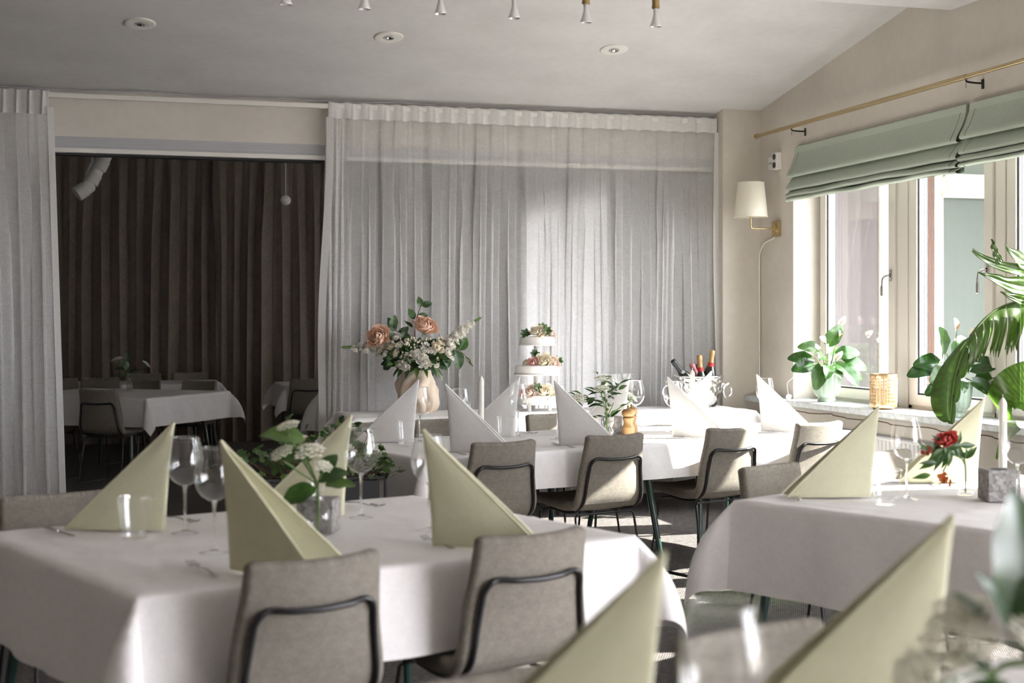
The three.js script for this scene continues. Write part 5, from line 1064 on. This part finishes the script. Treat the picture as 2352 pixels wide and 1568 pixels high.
// ------------------------------------------------------------------ ivy planter
{
  const PX = 0.98, PZ = -6.85, h = 0.674, w = 0.6, d = 0.26;
  const g = thing('plant_box', 'black metal plant box on a slim frame beside the middle table', 'planter', [PX, 0, PZ]);
  part('box', [span(-w / 2 + 0.035, w / 2 - 0.035, 0.42, h - 0.02, d / 2 - 0.02, d / 2 - 0.012), span(-w / 2 + 0.035, w / 2 - 0.035, 0.42, h - 0.02, -d / 2 + 0.012, -d / 2 + 0.02), span(-w / 2 + 0.035, -w / 2 + 0.043, 0.42, h - 0.02, -d / 2 + 0.02, d / 2 - 0.02), span(w / 2 - 0.043, w / 2 - 0.035, 0.42, h - 0.02, -d / 2 + 0.02, d / 2 - 0.02), span(-w / 2 + 0.035, w / 2 - 0.035, 0.41, 0.42, -d / 2 + 0.012, d / 2 - 0.012)], mat.blackMatte, g);
  for (const sx of [-1, 1]) for (const sz of [-1, 1]) part('leg', rbox(0.014, h, 0.014, 0.002, sx * (w / 2 - 0.007), h / 2, sz * (d / 2 - 0.007)), mat.blackMatte, g);
  for (const y of [h - 0.007, 0.41]) { for (const sz of [-1, 1]) part('rail', rbox(w, 0.014, 0.014, 0.002, 0, y, sz * (d / 2 - 0.007)), mat.blackMatte, g); for (const sx of [-1, 1]) part('rail', rbox(0.014, 0.014, d, 0.002, sx * (w / 2 - 0.007), y, 0), mat.blackMatte, g); }
  part('soil', span(-w / 2 + 0.045, w / 2 - 0.045, 0.59, 0.62, -d / 2 + 0.022, d / 2 - 0.022), mat.soil, g);
  const iv = thing('ivy', 'dense ivy with small lobed leaves spilling over the black plant box', 'plant', [PX, 0.62, PZ]);
  const r = rng(101), st = [];
  for (let k = 0; k < 230; k++) {
    const x = (r() * 2 - 1) * 0.3, z = (r() * 2 - 1) * 0.14, topY = 0.20 + 0.09 * Math.sin(x * 9 + 1) * 0.6 - 0.1 * smooth(0.1, 0.34, x) + (k % 9 === 0 ? 0.06 * r() : 0), y = topY * Math.pow(r(), 0.6) + 0.02;
    const out = r() < 0.25 ? 1.25 : 1;
    leaf(iv, 'ivy', k, [mat.leafDark, mat.leafMid, mat.leafMid, mat.leafLight][k % 4], [x * out, y, z * out], [x * 1.6 + (r() - 0.5) * 1.2, 0.1 + (r() - 0.5) * 0.9, z * 4 + (r() - 0.3)], [0.1 * (r() - 0.5), 0.9, 0.7], 0.034 + 0.026 * r(), 'ivy_leaf');
    if (k % 2 === 0) st.push(rod([x * 0.5, 0, z * 0.5], [x * out, y, z * out], 0.0022, 0.0014, 4));
  }
  for (const [x, y, z] of [[-0.16, 0.325, 0], [-0.155, 0.33, 0.02], [0.1, 0.30, 0.05], [0.17, 0.29, 0.05], [0.22, 0.25, 0.05], [0.28, 0.17, 0.08], [0.305, 0.12, 0.06], [0.325, 0.1, 0.03], [0.315, 0.06, 0.07], [0.335, 0.05, 0.1], [-0.3, 0.19, 0.05], [-0.33, 0.12, 0.05], [-0.33, 0.06, 0.08]]) { leaf(iv, 'ivy', 1, mat.leafMid, [x, y, z], [0.3 * (r() - 0.5), 0.4, 0.5], [0, 0.8, 0.6], 0.052, 'ivy_leaf'); st.push(rod([x * 0.6, 0.0, z], [x, y, z], 0.0022, 0.0014, 4)); }
  part('stems', st, mat.stemBrown, iv);
  const gr = []; for (let k = 0; k < 130; k++) { const x = (r() * 2 - 1) * 0.25, z = 0.05 + r() * 0.06; gr.push(rod([x, 0, z], [x + 0.08 * (r() - 0.5), 0.05 + 0.09 * r(), z + 0.05 * r()], 0.0013, 0.0007, 3)); }
  part('dry_stalks', gr, mat.stemBrown, iv).userData.kind = 'stuff';
}
// ------------------------------------------------------------------ things on the sill
function greenPot(label, x, z) {
  const g = thing('glass_pot', label, 'flower pot', [x, 0.806, z]);
  const prof = [[0.066, 0.0], [0.07, 0.006], [0.066, 0.022], [0.06, 0.03], [0.072, 0.042], [0.09, 0.065], [0.1, 0.1], [0.106, 0.15], [0.111, 0.2], [0.114, 0.222]];
  const pr = (t) => { const k = t * (prof.length - 1), i = Math.min(prof.length - 2, Math.floor(k)), f = k - i; return [lerp(prof[i][0], prof[i + 1][0], f), lerp(prof[i][1], prof[i + 1][1], f)]; };
  // fluted sides with a pressed herringbone relief
  part('body', sheet(320, 110, (s, t) => { const a = s * 2 * Math.PI, [r, y] = pr(t), m = smooth(0.035, 0.07, y) * (1 - smooth(0.212, 0.22, y)); const col = s * 16, q = col - Math.floor(col); const zig = Math.floor(col) % 2 ? q : 1 - q; const her = Math.sin((y / 0.0092 + zig * 1.9) * 2 * Math.PI); const k = r + m * (0.004 * Math.abs(Math.sin(q * Math.PI)) + 0.0026 * her); return [k * Math.cos(a), y, -k * Math.sin(a)]; }), mat.greenGlass, g);
  part('base', lathe([[0, 0.001], [0.064, 0.001], [0.064, 0.02], [0, 0.02]], 40), mat.greenGlass, g);
  const inner = part('liner', lathe([[0.0, 0.034], [0.058, 0.036], [0.078, 0.066], [0.088, 0.1], [0.094, 0.15], [0.099, 0.2]], 40), mat.plastic, g);
  part('soil', cyl(0.096, 0.09, 0.012, 0, 0.19, 0, 32), mat.soil, inner);
  return g;
}
function anthurium(label, x, z, seed, list, blooms) {
  const g = thing('anthurium', label, 'plant', [x, 1.0, z]);
  const r = rng(seed);
  list.forEach(([px, py, pz, dx, dy, dz, s, m], k) => {
    leaf(g, 'heart', k, [mat.anth, mat.leafMid, mat.leafDark][m ?? 0], [px, py, pz], [dx, dy, dz], [0.3 * (r() - 0.5), 0.55, 0.85], s * 1.12);
    part('leaf_stalk', tube([[px * 0.12, 0, pz * 0.12], [px * 0.55, py * 0.75 + 0.03, pz * 0.5], [px, py, pz]], 0.0028, 16, 6), mat.stem, g);
  });
  for (const [bx, by, bz, dx, dy, dz, s] of blooms) {
    part('flower_stalk', tube([[bx * 0.15, 0, bz * 0.15], [bx * 0.6, by * 0.55, bz * 0.6], [bx, by, bz]], 0.003, 16, 6), mat.stem, g);
    const f = leaf(g, 'heart', 0, mat.spathe, [bx, by, bz], [dx, dy, dz], [0.1, 0.4, 1], s, 'spathe');
    f.userData.label = 'white waxy flower hood';
    part('spadix', rod([0, 0.1, 0.03], [0, 0.62, 0.2], 0.07, 0.035, 10), mat.spadix, f);
  }
  return g;
}
greenPot('green pressed-glass pot nearest the corner, in front of the first window', 5.2, -9.67);
anthurium('glossy green plant with white waxy flowers in the first window', 5.2, -9.67, 1, [
  [-0.13, 0.09, 0.03, -1, -0.15, 0.2, 0.17], [-0.1, 0.07, 0.1, -0.45, -0.9, 0.5, 0.17, 1], [-0.08, 0.2, 0.02, -1, 0.35, 0.2, 0.15, 1], [0.0, 0.25, 0.03, 0.55, 0.75, 0.2, 0.16, 1], [0.08, 0.16, 0.04, 0.9, 0.25, 0.3, 0.16], [0.13, 0.1, 0.05, 0.9, -0.05, 0.4, 0.17], [0.1, 0.05, 0.1, 0.5, -0.75, 0.6, 0.15], [0.02, 0.09, 0.11, 0.5, -0.4, 0.9, 0.13], [-0.05, 0.08, 0.12, -0.4, -0.35, 0.9, 0.13], [0.15, 0.04, 0.02, 1, -0.3, 0.1, 0.15], [-0.06, 0.14, 0.08, -0.5, 0.2, 0.8, 0.13], [0.05, 0.17, -0.05, 0.5, 0.5, -0.3, 0.14, 1], [-0.12, 0.13, -0.05, -0.8, 0.1, -0.3, 0.15], [0.0, 0.05, 0.12, 0.1, -0.3, 1, 0.1, 1], [0.16, 0.14, -0.04, 0.9, 0.4, -0.1, 0.14]],
  [[0.1, 0.39, 0.02, 0.4, 0.7, 0.4, 0.075], [0.075, 0.3, 0.05, -0.2, 0.5, 0.8, 0.075], [-0.03, 0.265, 0.04, -0.7, 0.4, 0.5, 0.075], [0.03, 0.14, 0.1, 0.3, 0.6, 0.7, 0.07]]);
greenPot('green pressed-glass pot behind the torn banana leaf', 5.16, -7.93);
anthurium('glossy plant with cream flowers behind the banana leaf, second window', 5.16, -7.93, 2, [
  [-0.1, 0.21, 0.04, -0.3, 0.8, 0.6, 0.19, 1], [-0.13, 0.15, 0.03, -1, 0.1, 0.3, 0.17], [-0.2, 0.12, 0.04, -1, -0.1, 0.3, 0.15, 2], [-0.12, 0.1, 0.08, -0.8, -0.3, 0.5, 0.15, 1], [-0.1, 0.02, 0.08, -1, -0.25, 0.3, 0.16], [0.1, 0.12, 0.06, 0.8, 0.3, 0.4, 0.17], [0.14, 0.08, 0.04, 0.9, 0.35, 0.3, 0.2, 1], [0.08, 0.03, 0.1, 0.8, -0.4, 0.4, 0.15], [0.12, 0.02, 0.08, 1, -0.3, 0.1, 0.16], [0.0, 0.15, 0.08, 0.2, 0.2, 0.9, 0.14], [-0.04, 0.06, 0.12, -0.2, -0.4, 0.9, 0.13], [0.04, 0.2, -0.03, 0.4, 0.8, 0, 0.15]],
  [[0.0, 0.36, 0.03, -0.35, 0.7, 0.6, 0.1], [0.12, 0.33, 0.0, 0.8, 0.5, 0.3, 0.09], [0.1, 0.24, 0.06, 0.7, 0.5, 0.5, 0.08], [-0.07, 0.13, 0.1, -0.6, -0.2, 0.7, 0.08]]);
{
  const g = thing('lantern', 'pierced brass lantern cylinder on the sill between the two green pots', 'lantern', [5.14, 0.806, -8.75]);
  const Rr = 0.092, y0 = 0.016, H = 0.228;
  const band = (a, b) => lathe([[Rr - 0.002, a], [Rr + 0.001, a + 0.001], [Rr + 0.001, b - 0.001], [Rr - 0.002, b], [Rr - 0.002, a]], 64);
  part('foot', lathe([[0, 0], [0.07, 0], [0.072, 0.016], [0.068, 0.018], [0, 0.018]], 40), mat.lanternBrass, g);
  part('bottom_band', band(y0, y0 + 0.03), mat.lanternBrass, g);
  part('top_band', band(y0 + H - 0.028, y0 + H), mat.lanternBrass, g);
  // cane pattern: rings of round holes made from wires around the cylinder
  const w = [], ya = y0 + 0.03, yb = y0 + H - 0.028, nC = 24, nR = 7, dy = (yb - ya) / nR;
  for (let k = 0; k < nC; k++) { const a = k / nC * 2 * Math.PI; w.push(at(new THREE.BoxGeometry(0.0016, yb - ya, 0.003), Rr * Math.cos(a), (ya + yb) / 2, Rr * Math.sin(a), 0, -a, 0)); }
  for (let i = 0; i <= nR; i++) w.push(at(new THREE.TorusGeometry(Rr, 0.0012, 5, 72), 0, ya + i * dy, 0, Math.PI / 2));
  for (let k = 0; k < nC; k++) for (let i = 0; i < nR; i++) { const a = (k + 0.5) / nC * 2 * Math.PI; w.push(at(new THREE.TorusGeometry(0.0098, 0.0015, 4, 14), Rr * Math.cos(a), ya + (i + 0.5) * dy, Rr * Math.sin(a), 0, -a + Math.PI / 2, 0)); }
  for (let k = 0; k < nC; k++) for (const s of [-1, 1]) { const p = []; for (let i = 0; i <= 24; i++) { const t = i / 24, a = (k + s * t * nR) / nC * 2 * Math.PI; p.push([Rr * Math.cos(a), lerp(ya, yb, t), Rr * Math.sin(a)]); } w.push(tube(p, 0.0011, 28, 4)); }
  part('pierced_wall', w, mat.lanternBrass, g, 'openwork of round holes');
  part('glass_insert', lathe([[0.078, 0.02], [0.078, 0.2]], 32), mat.glassThin, g);
}
// ------------------------------------------------------------------ banana plant reaching in from the right
{
  const BX = 4.8, BZ = -6.1;
  const pot = thing('plant_pot', 'large dark pot of the banana plant, outside the picture at right', 'flower pot', [BX, 0, BZ]);
  part('pot', lathe([[0, 0], [0.15, 0], [0.16, 0.02], [0.2, 0.38], [0.205, 0.4], [0.19, 0.4], [0.185, 0.36], [0, 0.36]], 40), mat.blackMatte, pot);
  part('soil', cyl(0.18, 0.18, 0.01, 0, 0.365, 0, 32), mat.soil, pot);
  const g = thing('banana_plant', 'large banana plant with torn drooping leaves reaching in from the right edge', 'plant', [0, 0, 0]);
  part('trunk', [rod([BX, 0.36, BZ], [BX + 0.03, 1.1, BZ - 0.05], 0.045, 0.03, 14), rod([BX + 0.03, 0.36, BZ + 0.03], [BX - 0.02, 1.2, BZ], 0.035, 0.025, 14)], mat.leafLight, g);
  // a leaf blade strip: from root line point a to tip b, bending, with its own width
  const strip = (pts, widths, m, fold = 0.25, seed = 1, hang = [0, -1, 0]) => {
    const c = new THREE.CatmullRomCurve3(pts.map((p) => V(...p))), hv = V(...hang), r = rng(seed), ph = r() * 6;
    const wd = (t) => { const k = t * (widths.length - 1), i = Math.min(widths.length - 2, Math.floor(k)), f = smooth(0, 1, k - i); return lerp(widths[i], widths[i + 1], f); };
    return sheet(44, 12, (s, t) => { const p = c.getPointAt(s), T = c.getTangentAt(s), side = hv.clone().addScaledVector(T, -hv.dot(T)).normalize(), up = new THREE.Vector3().crossVectors(T, side), u = t * 2 - 1, w = wd(s) / 2; p.addScaledVector(side, u * w).addScaledVector(up, fold * Math.abs(u) * w + 0.006 * Math.sin(s * 20 + ph) * Math.abs(u) + 0.003 * Math.sin(u * 10)); return [p.x, p.y, p.z]; }, (s, t) => [t, s * 3]);
  };
  // world places of the blade: the midrib comes from the right, arches over and hangs down in front of the second pot
  const mid = [[4.854, 1.525, -6.525], [4.675, 1.524, -6.53], [4.533, 1.489, -6.525], [4.423, 1.427, -6.511], [4.327, 1.338, -6.492], [4.249, 1.232, -6.469], [4.191, 1.108, -6.44], [4.151, 0.996, -6.405], [4.118, 0.894, -6.369]];
  const mc = new THREE.CatmullRomCurve3(mid.map((p) => V(...p)));
  const L = part('leaf', tube([[BX, 1.1, BZ], [BX + 0.12, 1.42, BZ - 0.2], ...mid], 0.007, 70, 8), mat.leafLight, g, 'arching midrib with torn blade');
  // hanging torn half: segments between tears, each falling from the midrib
  const seg = (t0, t1, len0, len1, out, seed) => { const r = rng(seed), ph = r() * 5; return sheet(12, 16, (s, t) => { const p = mc.getPointAt(lerp(t0, t1, s)), mp = mc.getPointAt((t0 + t1) / 2); p.lerp(mp, 0.28 * t * t * t); const len = lerp(len0, len1, s) * (1 - 0.10 * Math.sin(s * 23 + ph) * smooth(0.85, 1, t)); return [p.x + len * out[0] * t + 0.008 * Math.sin(s * 7 + ph) * t, p.y + len * out[1] * (t * 0.8 + 0.2 * t * t) + 0.014 * Math.sin(Math.PI * t), p.z + len * out[2] * t + 0.012 * Math.sin(s * 6 + ph * 2) * t + 0.035 * Math.sin(Math.PI * t)]; }, (s, t) => [t, s * (t1 - t0) * 9 + t0 * 3]); };
  [[0.0, 0.16, 0.25, 0.25], [0.165, 0.27, 0.25, 0.26], [0.275, 0.36, 0.26, 0.22], [0.365, 0.43, 0.21, 0.2], [0.435, 0.5, 0.2, 0.19], [0.505, 0.585, 0.2, 0.14]].forEach(([a, b, c, d], k) => part('blade', seg(a, b, c, d, [-0.1 - 0.02 * k, -0.98, 0.05], k + 3), mat.banana, L));
  // lower part of the blade: both halves, pale where the sun glances off
  const low = (t0, t1, w0, dir, fall) => sheet(24, 10, (s, t) => { const q = lerp(t0, t1, s), p = mc.getPointAt(q), w = w0 * Math.pow(Math.sin(Math.PI * Math.min(1, 0.06 + 0.94 * s)), 0.65); return [p.x + dir[0] * w * t, p.y + (dir[1] - fall * t) * w * t, p.z + dir[2] * w * t + 0.02 * Math.sin(Math.PI * t)]; }, (s, t) => [t, s * 2]);
  part('blade', low(0.53, 0.995, 0.135, [-0.93, -0.2, -0.15], 0.35), mat.banana, L);
  part('blade', low(0.6, 0.76, 0.06, [0.6, -0.7, 0.2], 0.4), mat.banana, L);
  part('blade', low(0.72, 0.88, 0.06, [0.6, -0.75, 0.1], 0.4), mat.banana, L);
  part('blade', low(0.85, 0.995, 0.045, [0.55, -0.8, 0.1], 0.4), mat.banana, L);
  // upper leaf: torn strips pointing left
  const U = part('leaf', tube([[4.76, 1.15, -6.2], [4.92, 1.45, -6.4], [4.95, 1.62, -6.5]], 0.012, 20, 8), mat.leafLight, g, 'upper leaf torn into pointed strips');
  part('blade', strip([[4.95, 1.63, -6.51], [4.655, 1.68, -6.503], [4.517, 1.696, -6.464], [4.374, 1.729, -6.427], [4.262, 1.78, -6.381]], [0.10, 0.075, 0.06, 0.045, 0.02], mat.banana, 0.3, 3), mat.banana, U);
  part('blade', strip([[4.426, 1.715, -6.386], [4.402, 1.757, -6.382], [4.381, 1.801, -6.378], [4.369, 1.837, -6.371]], [0.045, 0.035, 0.028, 0.008], mat.banana, 0.1, 6, [-1, -0.3, 0]), mat.banana, U);
  part('blade', strip([[4.95, 1.64, -6.52], [4.65, 1.724, -6.496], [4.546, 1.761, -6.439], [4.452, 1.81, -6.379]], [0.14, 0.11, 0.08, 0.012], mat.banana, 0.25, 4), mat.banana, U);
  part('blade', strip([[4.95, 1.575, -6.469], [4.624, 1.592, -6.46], [4.508, 1.603, -6.415], [4.387, 1.631, -6.371], [4.261, 1.666, -6.329]], [0.16, 0.13, 0.11, 0.06, 0.006], mat.banana, 0.25, 5), mat.banana, U);
  part('blade', strip([[4.95, 1.5, -6.439], [4.599, 1.522, -6.424], [4.499, 1.54, -6.383], [4.396, 1.565, -6.343]], [0.12, 0.1, 0.06, 0.008], mat.banana, 0.25, 7), mat.banana, U);
  // lower leaves of the same plant, outside the picture: their shade lies on the carpet between the tables
  [[-6.75, 0.75], [-6.45, 1.25], [-6.15, 0.8], [-5.85, 1.3], [-5.55, 0.9], [-6.3, 0.45], [-5.8, 0.5]].forEach(([z, y], k) => part('leaf', strip([[BX, 0.6 + 0.05 * k, BZ], [BX + 0.02, (y + 0.8) / 2 + 0.25, (z + BZ) / 2], [BX - 0.02, y + 0.2, z], [BX - 0.06, y - 0.1, z + Math.sign(z - BZ) * 0.12]], [0.05, 0.34, 0.38, 0.03], mat.banana, 0.2, 20 + k, [0, -0.7, 0.7 * Math.sign(z - BZ || 1)]), mat.banana, g));
}
scene.traverse((o) => { if (o.isMesh) { o.castShadow = true; o.receiveShadow = true; } });
renderer.render(scene, camera);
